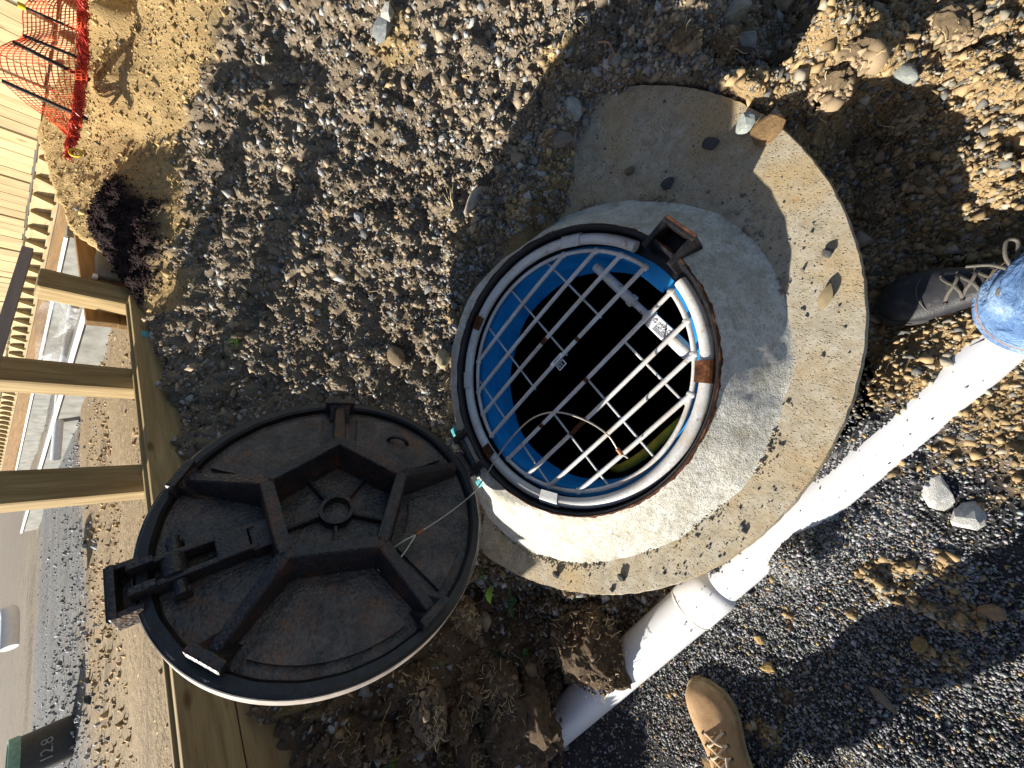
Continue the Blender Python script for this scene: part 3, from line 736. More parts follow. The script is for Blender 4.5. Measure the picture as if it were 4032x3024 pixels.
# =================================================================== MANHOLE
def make_manhole():
    e = empty('manhole', (RING[0], RING[1], 0.0), 'round concrete manhole with pale mortar collar and blue lined throat', 'manhole')
    cx, cy = RING
    def slabw(a, j, r, z):
        w = 0.004*math.sin(7*a)+0.003*math.sin(17*a+1)+0.0025*math.sin(41*a+2)+0.002*math.sin(83*a)
        return (r+w*(1.0 if j in (1, 2, 3) else 0.2), z)
    # slab as a ring round the shaft (eccentric opening)
    seg = 360; V = []; F = []
    prof = [(0.0, ZS), (0.9, ZS), (1.0, ZS), (1.0, ZS-0.012), (1.0, ZS-0.31), (0.0, ZS-0.06)]
    for i in range(seg):
        a = 2*PI*i/seg
        ix, iy = cx+0.43*math.cos(a), cy+0.43*math.sin(a)
        rr = SR+0.0015*math.sin(3*a)+0.0012*math.sin(7*a+1)+0.0012*random.uniform(-1, 1)
        ox, oy = SLAB[0]+rr*math.cos(a), SLAB[1]+rr*math.sin(a)
        for k, (t, z) in enumerate(prof):
            g = 0.006 if k in (2,) else 0.0
            bx = ox-g*math.cos(a); by = oy-g*math.sin(a)
            V.append((ix+(bx-ix)*t, iy+(by-iy)*t, z+(0.0015*random.uniform(-1, 1) if k in (2, 3) else 0)))
    n = len(prof)
    for i in range(seg):
        i2 = (i+1) % seg
        for j in range(n):
            j2 = (j+1) % n; F.append((i*n+j, i2*n+j, i2*n+j2, i*n+j2))
    o = pydata('slab', V, F, M['slab'], e, True); auto(o, 30); o['label'] = 'round grey concrete slab with pitted surface and crisp edge'
    # collar of mortar, wider on the sunny side
    seg = 300; rows = 22; V = []; F = []
    for i in range(seg):
        a = 2*PI*i/seg; d = math.degrees(a)
        wide = float(np.mean([collar_r(d+q) for q in (-8, -4, 0, 4, 8)]))+0.012*float(fbm(np.array([2*math.cos(a)]), np.array([2*math.sin(a)]), 0.6, 4, 93)[0])+0.012
        for j in range(rows):
            t = j/(rows-1)
            r = 0.399+(wide-0.399)*t
            sh_ = 0.042*max(0.0, min(1.0, (math.cos(a-math.radians(98))-0.25)/0.4)); tt = max(0.0, (r-0.399-sh_)/(wide-0.399-sh_)); r_ = r; t_ = t; t = tt
            z = ZR+0.005-(ZR+0.005-ZS+0.004)*(1.10*t if t < 0.74 else 0.814+0.186*(1-(1-(t-0.74)/0.26)**1.7))
            nx, ny = cx+r*math.cos(a), cy+r*math.sin(a)
            da = abs((a-math.atan2(-0.295, 0.27)+PI) % (2*PI)-PI)
            V.append((nx, ny, z-(0.075 if da < 0.098 and r < 0.452 else 0)))
    V = np.array(V); V[:, 2] += 0.014*fbm(V[:, 0], V[:, 1], 0.13, 5, 91)*np.tile(np.sin(np.linspace(0, PI, rows)), seg)
    for i in range(seg):
        i2 = (i+1) % seg
        for j in range(rows-1): F.append((i*rows+j, i2*rows+j, i2*rows+j+1, i*rows+j+1))
    o = pydata('collar', V, F, M['collar'], e, True); o['label'] = 'sloping pale mortar collar round the iron frame'
    # iron frame bedded in the mortar, broken by the lock pocket and the hinge
    def rag(a, j, r, z): return (r+(0.003*math.sin(23*a)+0.003*math.sin(41*a+1)+0.002*math.sin(77*a) if j in (0, 4, 5) else 0), z)
    fr = lathe('cover_frame', [(0.400, ZR-0.035), (0.400, ZR+0.008), (0.398, ZR+0.010), (0.394, ZR+0.009), (0.3915, ZR+0.005), (0.388, ZR-0.05), (0.335, ZR-0.054), (0.335, ZR-0.075), (0.400, ZR-0.075)],
               M['iron_black'], e, 180, True, (cx, cy), True)
    fr['label'] = 'black cast iron cover frame with rusty edge'
    def ragm(a, j, r, z):
        w = 0.0010*math.sin(19*a)+0.0012*math.sin(43*a+1)+0.0012*math.sin(97*a+.5)
        return (r+w*(j in (0,)) , z+0.002*math.sin(31*a)*(j == 1))
    rl = lathe('rust_line', [(0.4035, ZR+0.002), (0.4015, ZR+0.0095), (0.3985, ZR+0.0115)], M['rust'], fr, 260, True, (cx, cy), False, wob=ragm)
    # lock pocket opposite the hinge
    pa = math.atan2(-0.295, 0.27); d = Vector((math.cos(pa), math.sin(pa), 0)); s = Vector((-d.y, d.x, 0))
    bm = bmesh.new(); c0 = Vector((cx, cy, 0))+d*0.40
    Rz = Matrix(((d.x, s.x, 0), (d.y, s.y, 0), (0, 0, 1)))
    zt = ZR+0.024
    box_bm(bm, c0+d*0.047+Vector((0, 0, zt-0.045)), (0.014, 0.096, 0.09), Rz, 0.003)
    for q in (-1, 1): box_bm(bm, c0+s*q*0.042+d*0.008+Vector((0, 0, zt-0.046)), (0.072, 0.014, 0.088), Rz, 0.003)
    box_bm(bm, c0+d*0.012+Vector((0, 0, ZR-0.045)), (0.074, 0.085, 0.008), Rz, 0.002)
    bmesh.ops.recalc_face_normals(bm, faces=bm.faces)
    pk = bm_obj('lock_pocket', bm, M['iron_black'], fr); pk['label'] = 'black open box shaped lock pocket on the frame rim'
    rb = bmesh.new()
    box_bm(rb, c0+d*0.0525+Vector((0, 0, zt-0.003)), (0.006, 0.092, 0.0065), Rz, 0.001)
    bm_obj('rusty_edge', rb, M['rust'], fr)
    bt = box('blue_tab', c0-d*0.055+Vector((0, 0, ZR-0.062)), (0.055, 0.085, 0.02), M['blue'], fr, Rz, 0.004)
    # hinge on the far left side
    ha = math.atan2(0.357, -0.259); hd = Vector((math.cos(ha), math.sin(ha), 0)); hs = Vector((-hd.y, hd.x, 0))
    Rh = Matrix(((hd.x, hs.x, 0), (hd.y, hs.y, 0), (0, 0, 1)))
    bm = bmesh.new(); h0 = Vector((cx, cy, 0))+hd*0.425
    for q in (-1, 1): box_bm(bm, h0+hs*q*0.062+Vector((0, 0, ZR-0.012)), (0.075, 0.026, 0.055), Rh, 0.006)
    box_bm(bm, h0+hd*0.012+Vector((0, 0, ZR-0.018)), (0.05, 0.10, 0.03), Rh, 0.006)
    V, Fc = tube_vf([h0-hs*0.085+hd*0.01+Vector((0, 0, ZR)), h0+hs*0.085+hd*0.01+Vector((0, 0, ZR))], 0.013, 12)
    vs = [bm.verts.new(v) for v in V]; [bm.faces.new([vs[i] for i in f]) for f in Fc]
    hg = bm_obj('hinge', bm, M['iron'], fr); hg['label'] = 'black hinge knuckles joining cover and frame'
    for q, w in ((-1, 0.03), (1, 0.024)):
        box('cyan_paint_mark', h0+hs*q*0.10+hd*0.02+Vector((0, 0, ZR-0.012)), (0.05, w, 0.012), M['cyan'], fr, Rh, 0.004)
    # blue throat, then the dark chamber below
    def nk(a, j, r, z): return (r, z+(0.008*math.sin(3*a+.4)+0.004*math.sin(9*a) if j in (1, 2) else 0))
    o = lathe('throat', [(0.334, ZR-0.045), (0.331, 0.215), (0.345, 0.213), (0.36, ZR-0.05)], M['blue'], e, 120, True, (cx, cy), True, wob=nk)
    o['label'] = 'bright blue lining of the manhole throat'
    lathe('lining_seam', [(0.3325, ZR-0.085), (0.3295, ZR-0.10), (0.3315, ZR-0.118)], M['blue'], o, 120, True, (cx, cy))
    o = lathe('chamber', [(0.40, 0.212), (0.56, 0.03), (0.60, -0.2), (0.60, -2.4), (0.0, -2.45)], M['dark'], e, 64, True, (cx, cy)); o['label'] = 'concrete chamber below the throat, its deep shade coloured in'
    return e
make_manhole()

# =================================================================== SAFETY GRILLE
def make_grille():
    cx, cy = RING; zg = ZR-0.033
    e = empty('safety_grille', (cx, cy, zg), 'galvanised steel safety grille closing the manhole opening', 'grille')
    b = np.array([0.656, -0.755]); c = np.array([0.755, 0.656])
    gc = np.array([cx, cy])
    def ring_pts(r, a0, a1, n, z, cen=RING): return [(cen[0]+r*math.cos(a), cen[1]+r*math.sin(a), z) for a in np.linspace(a0, a1, n)]
    # thick pipe ring, open at the lock pocket
    pa = math.atan2(-0.295, 0.27); gap = 0.21
    o = tube('ring_pipe', ring_pts(0.3705, pa+gap, pa+2*PI-gap, 110, ZR-0.018), 0.0150, M['galv_pipe'], e, 14); o['label'] = 'thick off white pipe ring with rust stains'
    # two D shaped half frames
    R = 0.341
    for half in (0, 1):
        lo, hi = (0.033, R) if half == 0 else (-R, -0.0651)
        edge = lo if half == 0 else hi
        aa = math.acos(abs(edge)/R) ; base = math.atan2(c[1], c[0]) + (0 if half == 0 else PI)
        tube('half_frame', [(gc[0]+R*math.cos(t), gc[1]+R*math.sin(t), zg+0.003) for t in np.linspace(base-aa, base+aa, 60)], 0.0062, M['galv'], e, 8)
    for k, off in enumerate((0.2584, 0.1807, 0.1101, 0.033, -0.0651, -0.146, -0.2145, -0.2787)):
        L = math.sqrt(max(0.01, R*R-off*off)); pts = []
        bow = 0.018*(1 if off > 0 else -1)*0
        for t in np.linspace(-1, 1, 15):
            q = gc+c*(off+0.006*math.cos(t*PI/2)*(1 if k < 4 else -0.3))+b*L*t
            pts.append((q[0], q[1], zg+0.005))
        o = tube('bar', pts, 0.0062, M['galv'], e, 8)
        for sgn in (-1, 1):
            q = gc+c*off+b*L*sgn*0.995; w = 0.0095
            bm = bmesh.new(); bmesh.ops.create_icosphere(bm, subdivisions=2, radius=w)
            for v in bm.verts: v.co = Vector((v.co.x*1.1+q[0], v.co.y*1.1+q[1], v.co.z*0.75+zg+0.004))
            bm_obj('weld', bm, M['galv'], o, True)
    for off in (0.1705, 0.0274, -0.1178, -0.2657):
        L = math.sqrt(R*R-off*off)
        for lo, hi in ((0.033, L), (-L, -0.0651)):
            if hi-lo < 0.03: continue
            p0 = gc+b*off+c*lo; p1 = gc+b*off+c*hi
            tube('cross_rod', [(p0[0], p0[1], zg-0.0055), (p1[0], p1[1], zg-0.0055)], 0.0032, M['galv'], e, 6)
    # locking strut across the gap side
    off = 0.256; A = gc+b*off+c*0.165; B = gc+b*off-c*0.215; zs = zg-0.026
    f = lambda t: (A[0]+(B[0]-A[0])*t, A[1]+(B[1]-A[1])*t, zs)
    st = tube('locking_strut', [f(0), f(0.40)], 0.0135, M['galv'], e, 12); st['label'] = 'telescopic locking strut under the bars'
    tube('threaded_rod', [f(0.38), f(0.60)], 0.009, M['galv'], st, 10)
    tube('outer_tube', [f(0.60), f(0.99)], 0.018, M['galv'], st, 14)
    for t, r in ((0.405, 0.0165), (0.585, 0.021)): tube('nut', [f(t-0.018), f(t+0.022)], r, M['galv'], st, 6)
    # printed plate on the strut
    xt = -c; yt = b; q0 = np.array(f(0.632)[:2])-yt*0.016
    zt = zs+0.0195
    Mx = Matrix(((xt[0], yt[0], 0, q0[0]), (xt[1], yt[1], 0, q0[1]), (0, 0, 1, zt), (0, 0, 0, 1)))
    bm = bmesh.new(); box_bm(bm, (0.034, 0.015, 0.0), (0.068, 0.037, 0.002), None, 0.0008); bmesh.ops.transform(bm, matrix=Mx, verts=bm.verts)
    lb = bm_obj('label_plate', bm, M['label'], st); lb['label'] = 'white printed label reading IMPACT with a round logo'
    T = lambda x, y: Mx @ Matrix.Translation((x, y, 0.0013))
    text_mesh('lettering', 'IMPACT', 0.0145, M['ink'], lb, T(0.0185, 0.0165))
    text_mesh('lettering', 'SAFETY GRILLES', 0.0062, M['ink'], lb, T(0.0185, 0.0105))
    for i, w in enumerate((0.040, 0.042, 0.036)):
        bm = bmesh.new(); box_bm(bm, (0.0185+w/2, 0.0082-i*0.0031, 0.0014), (w, 0.0009, 0.0005)); bmesh.ops.transform(bm, matrix=Mx, verts=bm.verts); bm_obj('small_print', bm, M['ink'], lb)
    for (r0, r1, a0, a1) in ((0.0048, 0.0064, 0.5, 4.2), (0.0050, 0.0064, 4.7, 6.2), (0.0024, 0.0034, 0, 2*PI)):
        bm = bmesh.new(); n = 28; vs = []
        for i in range(n+1):
            a = a0+(a1-a0)*i/n
            vs.append((bm.verts.new((0.0095+r0*math.cos(a), 0.0205+r0*math.sin(a), 0.0015)), bm.verts.new((0.0095+r1*math.cos(a), 0.0205+r1*math.sin(a), 0.0015))))
        for i in range(n): bm.faces.new((vs[i][0], vs[i][1], vs[i+1][1], vs[i+1][0]))
        bmesh.ops.transform(bm, matrix=Mx, verts=bm.verts); bm_obj('logo', bm, M['ink'], lb)
    # clips holding the grille on the pipe ring
    for ang, m, wdt in ((math.atan2(-0.031, 0.342), 'galv', 0.055), (math.atan2(0.337, -0.011), 'galv', 0.05), (math.atan2(0.045, -0.362), 'galv', 0.055),
                        (math.atan2(0.286, 0.16), 'rust', 0.045), (math.atan2(0.266, -0.241), 'rust', 0.04), (math.atan2(-0.367, -0.033), 'rust', 0.05)):
        bm = bmesh.new(); n = 9; rings = []
        for sg in (-1, 1):
            rw = []
            for i in range(n):
                t = -0.75+i/(n-1)*(PI*0.5+1.35)
                rr = 0.3705+0.0188*math.cos(t)-(0.0 if t < PI*0.6 else 0.012); zz = ZR-0.018+0.0188*math.sin(t)
                a2 = ang+sg*wdt/2/0.357
                rw.append(bm.verts.new((cx+rr*math.cos(a2), cy+rr*math.sin(a2), zz)))
            rings.append(rw)
        for i in range(n-1): bm.faces.new((rings[0][i], rings[0][i+1], rings[1][i+1], rings[1][i]))
        bmesh.ops.recalc_face_normals(bm, faces=bm.faces)
        bmesh.ops.solidify(bm, geom=bm.faces[:], thickness=0.003)
        o = bm_obj('clip', bm, M['clip_steel'] if m == 'galv' else M[m], e)
        if m == 'rust': o['label'] = 'rusty bent clip on the pipe ring'
    # small sticker and hanging tag on a middle bar
    q = gc+c*0.039-b*0.0
    Mt = Matrix(((b[0], c[0], 0, q[0]), (b[1], c[1], 0, q[1]), (0, 0, 1, zg+0.012), (0, 0, 0, 1)))
    bm = bmesh.new(); box_bm(bm, (0, 0, 0), (0.048, 0.012, 0.0015), None, 0.0004); bmesh.ops.transform(bm, matrix=Mt, verts=bm.verts)
    sk = bm_obj('bar_sticker', bm, M['label'], e)
    text_mesh('lettering', 'IMPACT', 0.0075, M['ink'], sk, Mt @ Matrix.Translation((-0.012, -0.0028, 0.001)))
    bm = bmesh.new(); box_bm(bm, (0.0, -0.020, -0.004), (0.030, 0.020, 0.0015), None, 0.0004); bmesh.ops.transform(bm, matrix=Mt, verts=bm.verts)
    tg = bm_obj('hanging_tag', bm, M['label'], e)
    bm = bmesh.new(); box_bm(bm, (0.0, -0.020, -0.003), (0.024, 0.014, 0.0012)); bmesh.ops.transform(bm, matrix=Mt, verts=bm.verts)
    bm_obj('dark_print', bm, M['ink'], tg)
    text_mesh('lettering', 'G 5', 0.010, M['label'], tg, Mt @ Matrix.Translation((-0.010, -0.0235, -0.0022)))
    # rust blooms on the bars
    for k, t, ln in ((0.1101, 0.02, 0.024), (-0.146, -0.22, 0.05), (-0.146, -0.33, 0.02), (-0.0651, 0.08, 0.012), (-0.0651, -0.5, 0.014), (0.033, 0.25, 0.012)):
        L = math.sqrt(R*R-k*k); p = gc+c*(k+0.006*math.cos(t*PI/2)*(1 if k > 0 else -0.3))+b*L*t
        tube('rust_patch', [(p[0]-b[0]*ln/2, p[1]-b[1]*ln/2, zg+0.0055), (p[0]+b[0]*ln/2, p[1]+b[1]*ln/2, zg+0.0055)], 0.0066, M['rust'], e, 8)
make_grille()
tag(tube('yellow_hose', smooth_path([(RING[0]-0.31, RING[1]-0.02, 0.10), (RING[0]-0.285, RING[1]-0.10, 0.22), (RING[0]-0.235, RING[1]-0.185, 0.27), (RING[0]-0.16, RING[1]-0.255, 0.22), (RING[0]-0.10, RING[1]-0.28, 0.0), (RING[0]-0.08, RING[1]-0.28, -0.5)]), 0.013, M['yellow_dark'], None, 12),
    'dirty yellow ribbed hose hanging inside the manhole throat', 'hose')

# =================================================================== OPEN COVER
def make_cover():
    n = Vector((0.67, -0.66, 0.34)).normalized(); u = (Vector((0, 0, 1))-n*n.z).normalized(); w = u.cross(n)
    e = empty('manhole_cover', (-0.26, 1.0, 0.80), 'round black cast iron manhole cover swung open with ribbed underside showing', 'manhole cover')
    LOCAL.add(e.name)
    e.rotation_euler = Matrix(((w.x, u.x, n.x), (w.y, u.y, n.y), (w.z, u.z, n.z))).to_euler()
    I = M['iron']; P = PI/180
    o = lathe('plate', [(0.0, 0.0), (0.364, 0.0), (0.364, -0.024), (0.0, -0.024)], M['iron_plate'], e, 128, False); o['label'] = 'pitted underside plate with rust stains'
    bm = bmesh.new(); bm.from_mesh(o.data); bmesh.ops.remove_doubles(bm, verts=bm.verts, dist=1e-5); bm.to_mesh(o.data); bm.free()
    def rimw(a, j, r, z): return (r+0.0006*math.sin(29*a), z)
    o = lathe('rim', [(0.358, -0.001), (0.360, 0.016), (0.366, 0.022), (0.383, 0.022), (0.389, 0.016), (0.390, -0.022), (0.385, -0.031), (0.370, -0.033), (0.362, -0.026)], M['iron_black'], e, 160, True, closed=True, wob=rimw)
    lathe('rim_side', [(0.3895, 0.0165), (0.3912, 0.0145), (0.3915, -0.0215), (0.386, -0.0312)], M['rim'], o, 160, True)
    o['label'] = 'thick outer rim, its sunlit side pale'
    angs = [52+72*k for k in range(5)]
    RP = 0.168
    pv = [Vector((RP*math.cos(a*P), RP*math.sin(a*P), 0)) for a in angs]
    def wall(name, a, b, h0, h1, t0, t1, parent=e, mat=I, z0=0.0005):
        d = (b-a).normalized(); s = Vector((-d.y, d.x, 0)); bm = bmesh.new(); vs = []
        for p, h, t in ((a, h0, t0), (b, h1, t1)):
            for sg in (-1, 1):
                vs.append(bm.verts.new(p+s*sg*t*0.75+Vector((0, 0, z0)))); vs.append(bm.verts.new(p+s*sg*t*0.5+Vector((0, 0, h))))
        bmesh.ops.convex_hull(bm, input=bm.verts)
        bmesh.ops.bevel(bm, geom=bm.edges[:], offset=0.002, segments=2, affect='EDGES')
        return bm_obj(name, bm, mat, parent)
    for k in range(5): wall('pentagon_wall', pv[k]*1.0, pv[(k+1) % 5]*1.0, 0.100, 0.100, 0.027, 0.027)
    for k, a in enumerate(angs):
        d = Vector((math.cos(a*P), math.sin(a*P), 0)); wall('rib', d*0.162, d*0.352, 0.101, 0.042, 0.028, 0.022)
        s = Vector((-d.y, d.x, 0)); Rz = Matrix(((d.x, s.x, 0), (d.y, s.y, 0), (0, 0, 1)))
        if k == 3: continue
        bm = bmesh.new(); box_bm(bm, d*0.361+Vector((0, 0, 0.028)), (0.020, 0.078 if k != 4 else 0.085, 0.056), Rz, 0.004)
        o = bm_obj('seat_block', bm, M['iron_rusty'] if k == 2 else I, e)
        if k == 2: o['label'] = 'rusty orange seat block on the rim'
        if k == 1: o['label'] = 'seat block whose end catches the sun'
        fm = bmesh.new(); vs = [fm.verts.new(d*r+s*q+Vector((0, 0, z))) for q in (-0.028, 0.028) for r, z in ((0.351, 0.002), (0.351, 0.045), (0.315, 0.002))]
        bmesh.ops.convex_hull(fm, input=fm.verts); bm_obj('gusset', fm, I, o)
    for k in range(5): box('dark_corner_pad', (0, 0, -1), (0.001, 0.001, 0.001)) if False else None
    # hub inside the pentagon
    lathe('hub', [(0.032, 0.0005), (0.033, 0.026), (0.042, 0.026), (0.044, 0.0005)], I, e, 48, True)
    for a in [x+36 for x in angs]:
        d = Vector((math.cos(a*P), math.sin(a*P), 0)); wall('spoke', d*0.043, d*0.122, 0.022, 0.018, 0.009, 0.009)
    # sunken floor pads of the five outer fields
    for k in range(5):
        a = angs[k]+36
        if k == 0: continue
        bm = bmesh.new(); vs = []; r0 = 0.185
        for t in np.linspace(-27, 27, 14): vs.append(Vector((0.335*math.cos((a+t)*P), 0.335*math.sin((a+t)*P), 0.012)))
        for t in np.linspace(21, -21, 6): vs.append(Vector((r0*math.cos((a+t)*P), r0*math.sin((a+t)*P), 0.012)))
        f = bm.faces.new([bm.verts.new(v) for v in vs]); ex = bmesh.ops.extrude_face_region(bm, geom=[f])
        for v in [q for q in ex['geom'] if isinstance(q, bmesh.types.BMVert)]: v.co.z = -0.002
        bm_obj('field_panel', bm, M['iron_plate'], e)
    # lock: sliding channel with box end
    lk = box('lock_base', (0, 0.165, 0.022), (0.07, 0.05, 0.044), I, e, None, 0.005); lk['label'] = 'lock mechanism running from the centre to the rim'
    for sg in (-1, 1):
        box('lock_rail', (sg*0.026+0.002, 0.285, 0.024), (0.012, 0.215, 0.046), I, lk, None, 0.003)
        box('rail_tip', (sg*0.026+0.002, 0.370, 0.050), (0.014, 0.04, 0.012), I, lk, None, 0.002)
    box('lock_bridge', (0.0, 0.222, 0.036), (0.058, 0.06, 0.026), I, lk, None, 0.003)
    tube('lock_pin', [(-0.062, 0.318, 0.030), (0.072, 0.318, 0.030)], 0.0125, I, lk, 12)
    tube('lock_roller', [(-0.02, 0.322, 0.034), (0.024, 0.322, 0.034)], 0.022, I, lk, 16)
    for sg in (-1, 1): box('lock_ear', (sg*0.058+0.004, 0.318, 0.018), (0.012, 0.03, 0.034), I, lk, None, 0.003)
    nose = bmesh.new()
    box_bm(nose, (0.0, 0.416, 0.006), (0.112, 0.012, 0.062), None, 0.003)
    for sg in (-1, 1): box_bm(nose, (sg*0.050, 0.394, 0.004), (0.012, 0.042, 0.058), None, 0.003)
    box_bm(nose, (0.0, 0.396, -0.022), (0.095, 0.038, 0.010), None, 0.002)
    nb = bm_obj('lock_nose', nose, I, e); nb['label'] = 'box shaped lock nose jutting past the rim'
    box('nose_edge', (0.0, 0.424, 0.026), (0.112, 0.005, 0.012), M['steel_dark'], nb, None, 0.002)
    # lifting loop
    lp = [(0.153+0.035*math.cos(t)*0.9, -0.239+0.0*math.sin(t), 0.004+0.032*math.sin(t)) for t in np.linspace(0, PI, 16)]
    rr = Matrix.Rotation(0.9, 3, 'Z')
    lp = [tuple(rr @ (Vector(p)-Vector((0.153, -0.239, 0)))+Vector((0.153, -0.239, 0))) for p in lp]
    lp = [(lp[0][0]+(lp[0][0]-0.153)*0.4, lp[0][1]+(lp[0][1]+0.239)*0.4, 0.004)]+lp+[(lp[-1][0]+(lp[-1][0]-0.153)*0.4, lp[-1][1]+(lp[-1][1]+0.239)*0.4, 0.004)]
    tube('lifting_loop', lp, 0.0058, I, e, 8)
    # hinge leaf and cast number
    box('hinge_leaf', (0.0, -0.398, -0.004), (0.09, 0.04, 0.034), I, e, None, 0.006)
    Mt = Matrix.Translation((0.10, -0.150, 0.0002)) @ Matrix.Rotation(math.radians(-128), 4, 'Z')
    text_mesh('cast_number', '50S', 0.026, M['rust'], e, Mt, 0.0035)
    # eye for the cable
    lathe('cable_eye', [(0.006, 0.001), (0.007, 0.008), (0.011, 0.008), (0.012, 0.001)], M['rust'], e, 16, True, (-0.202, -0.048))
    return e, w, u, n
COVER, cw, cu_, cn = make_cover()
def on_cover(x, y, z):
    p = Vector((-0.26, 1.0, 0.80))+cw*x+cu_*y+cn*z; return np.array(p)
def Z5(x, y, z): return atz(1700+x/1.276, 800+y/1.276, z)
def Z4(x, y, z): return atz(400+x/1.276, 1500+y/1.276, z)
def make_cable():
    e = empty('steel_cable', tuple(on_cover(-0.20, -0.05, 0.02)), 'thin steel cable tying the open cover to the grille', 'cable')
    p0 = on_cover(-0.19, -0.035, 0.012); p1 = on_cover(-0.215, -0.055, 0.045); p2 = on_cover(-0.19, -0.10, 0.045); p3 = on_cover(-0.165, -0.14, 0.05)
    mid = Z4(1870, 560, 0.47)
    a = p3; path = [p3, p3*0.66+mid*0.34-np.array([0, 0, .018]), p3*0.3+mid*0.7-np.array([0, 0, .016]), mid, Z5(270, 1370, .455), Z5(340, 1260, .47), Z5(400, 1180, .495), Z5(500, 1085, .53), Z5(620, 1050, .55), Z5(760, 1085, .53), Z5(880, 1160, .475), Z5(940, 1245, .435), Z5(985, 1280, .416)]
    tube('wire', smooth_path(path, 8), 0.0022, M['wire'], e, 6)
    tube('end_loop', smooth_path([p3, p2, p1, on_cover(-0.235, -0.075, 0.03), p0, on_cover(-0.17, -0.06, 0.03), on_cover(-0.165, -0.10, 0.045), p3], 6), 0.0021, M['wire'], e, 6)
    f = p3*0.9+mid*0.1
    tube('crimp', [p3, f], 0.0055, M['copper'], e, 8)
    q0 = Z5(930, 1232, .440); q1 = Z5(955, 1262, .428); tube('crimp', [q0, q1], 0.0055, M['copper'], e, 8)
make_cable()

# =================================================================== WHITE PIPE
def make_pipe():
    z = 0.03
    f = lambda al, dz=0: (PIPE0[0]+PIPED[0]*al, PIPE0[1]+PIPED[1]*al, z+dz)
    e = empty('pipe', f(0), 'long white plastic drain pipe half buried in black gravel beside the manhole', 'pipe')
    def hollow(name, a0, a1, r, m, parent=e):
        prof = []
        bm = bmesh.new(); seg = 48; d = Vector((PIPED[0], PIPED[1], 0)); s = Vector((PIPEN[0], PIPEN[1], 0)); ring = []
        for al, rr in ((a0, r-0.004), (a0, r), (a1, r), (a1, r-0.004)):
            c = Vector(f(al)); ring.append([bm.verts.new(c+(s*math.cos(t)+Vector((0, 0, 1))*math.sin(t))*rr) for t in np.linspace(0, 2*PI, seg, endpoint=False)])
        for i in range(4):
            A, B = ring[i], ring[(i+1) % 4]
            for k in range(seg): bm.faces.new((A[k], A[(k+1) % seg], B[(k+1) % seg], B[k]))
        o = bm_obj(name, bm, m, parent, True); auto(o, 40); return o
    hollow('spigot_pipe', -0.75, 0.53, 0.0575, M['pvc'])
    # flared shoulder of the socket
    bm = bmesh.new(); seg = 48; s = Vector((PIPEN[0], PIPEN[1], 0)); rings = []
    for al, rr in ((0.505, 0.0580), (0.512, 0.062), (0.522, 0.0658), (0.54, 0.0675), (0.632, 0.0675), (0.634, 0.0655), (0.631, 0.055)):
        c = Vector(f(al)); rings.append([bm.verts.new(c+(s*math.cos(t)+Vector((0, 0, 1))*math.sin(t))*rr) for t in np.linspace(0, 2*PI, seg, endpoint=False)])
    for A, B in zip(rings, rings[1:]):
        for k in range(seg): bm.faces.new((A[k], A[(k+1) % seg], B[(k+1) % seg], B[k]))
    sk = bm_obj('socket', bm, M['pvc'], e, True); auto(sk, 50); sk['label'] = 'flared socket joint of the white pipe'
    hollow('joint_ring', 0.625, 0.6285, 0.0683, M['pvc_line'], sk)
    hollow('main_pipe', 0.629, 2.1, 0.0655, M['pvc'])
make_pipe()

# =================================================================== TIMBER EDGE WITH POSTS
def v3(p, z=None): return Vector((p[0], p[1], p[2] if z is None else z))
def make_edge():
    e = empty('timber_retaining_edge', (*W3, YARD), 'new timber retaining edge of stacked boards with square posts', 'retaining edge')
    a = WA-WD*0.3; b = W1+WD*0.02
    th = 0.045; c = WN*th/2
    bd = []
    for k, (z0, z1) in enumerate(((ZB-0.150, ZB), (ZB-0.303, ZB-0.153), (ZB-0.456, ZB-0.306))):
        o = plank('board', (*(a+c), (z0+z1)/2), (*(b+c+(WD*0 if k == 0 else -WD*0.01)), (z0+z1)/2), z1-z0, th, M['wood'], e, bev=0.004); bd.append(o)
    o = plank('capping_strip', (*(a+WN*(th+0.012)), ZB-0.02), (*(b+WN*(th+0.012)-WD*0.03), ZB-0.02), 0.06, 0.022, M['wood'], e, bev=0.003)
    # posts stand just behind; the pixels of their tops give the slight lean
    for P, tx, ty, wdt in ((W3, 0, 1037, 0.135), (W2, 0, 780, 0.125), (W1, 60, 570, 0.125)):
        p = P+WN*(th+0.024+wdt/2)+WD*0.075
        top = d2(tx, ty, math.hypot(*p))
        full = Vector((p[0], p[1], YARD-0.3)); up = Vector((top[0]-p[0], top[1]-p[1], top[2]-ZB)).normalized(); up = (up*0.25+Vector((0, 0, 1))).normalized()
        H = 0.81 if tx == 0 else 0.70
        plank('post', full, full+up*H, wdt, wdt, M['wood'], e, up=(WN[0]*0.95+WD[0]*0.3, WN[1]*0.95+WD[1]*0.3, 0), bev=0.016)
    p0 = d2(58, 545, 2.95); p1 = d2(-30, 830, 2.5)
    r0 = Vector(p0); r1 = Vector(p1); ext = (r1-r0)*1.2
    plank('rail', r0-(r1-r0)*0.02, r0+ext, 0.035, 0.045, M['wood_grey'], e, bev=0.003)
    # marking paint on a board
    q = WA+WD*(np.linalg.norm(W1-WA)-0.32)
    box('paint_mark', (q[0]-WN[0]*0.001, q[1]-WN[1]*0.001, ZB-0.045), (0.05, 0.004, 0.03), M['cyan'], e, Matrix(((WD[0], WN[0], 0), (WD[1], WN[1], 0), (0, 0, 1))), 0.001)
make_edge()

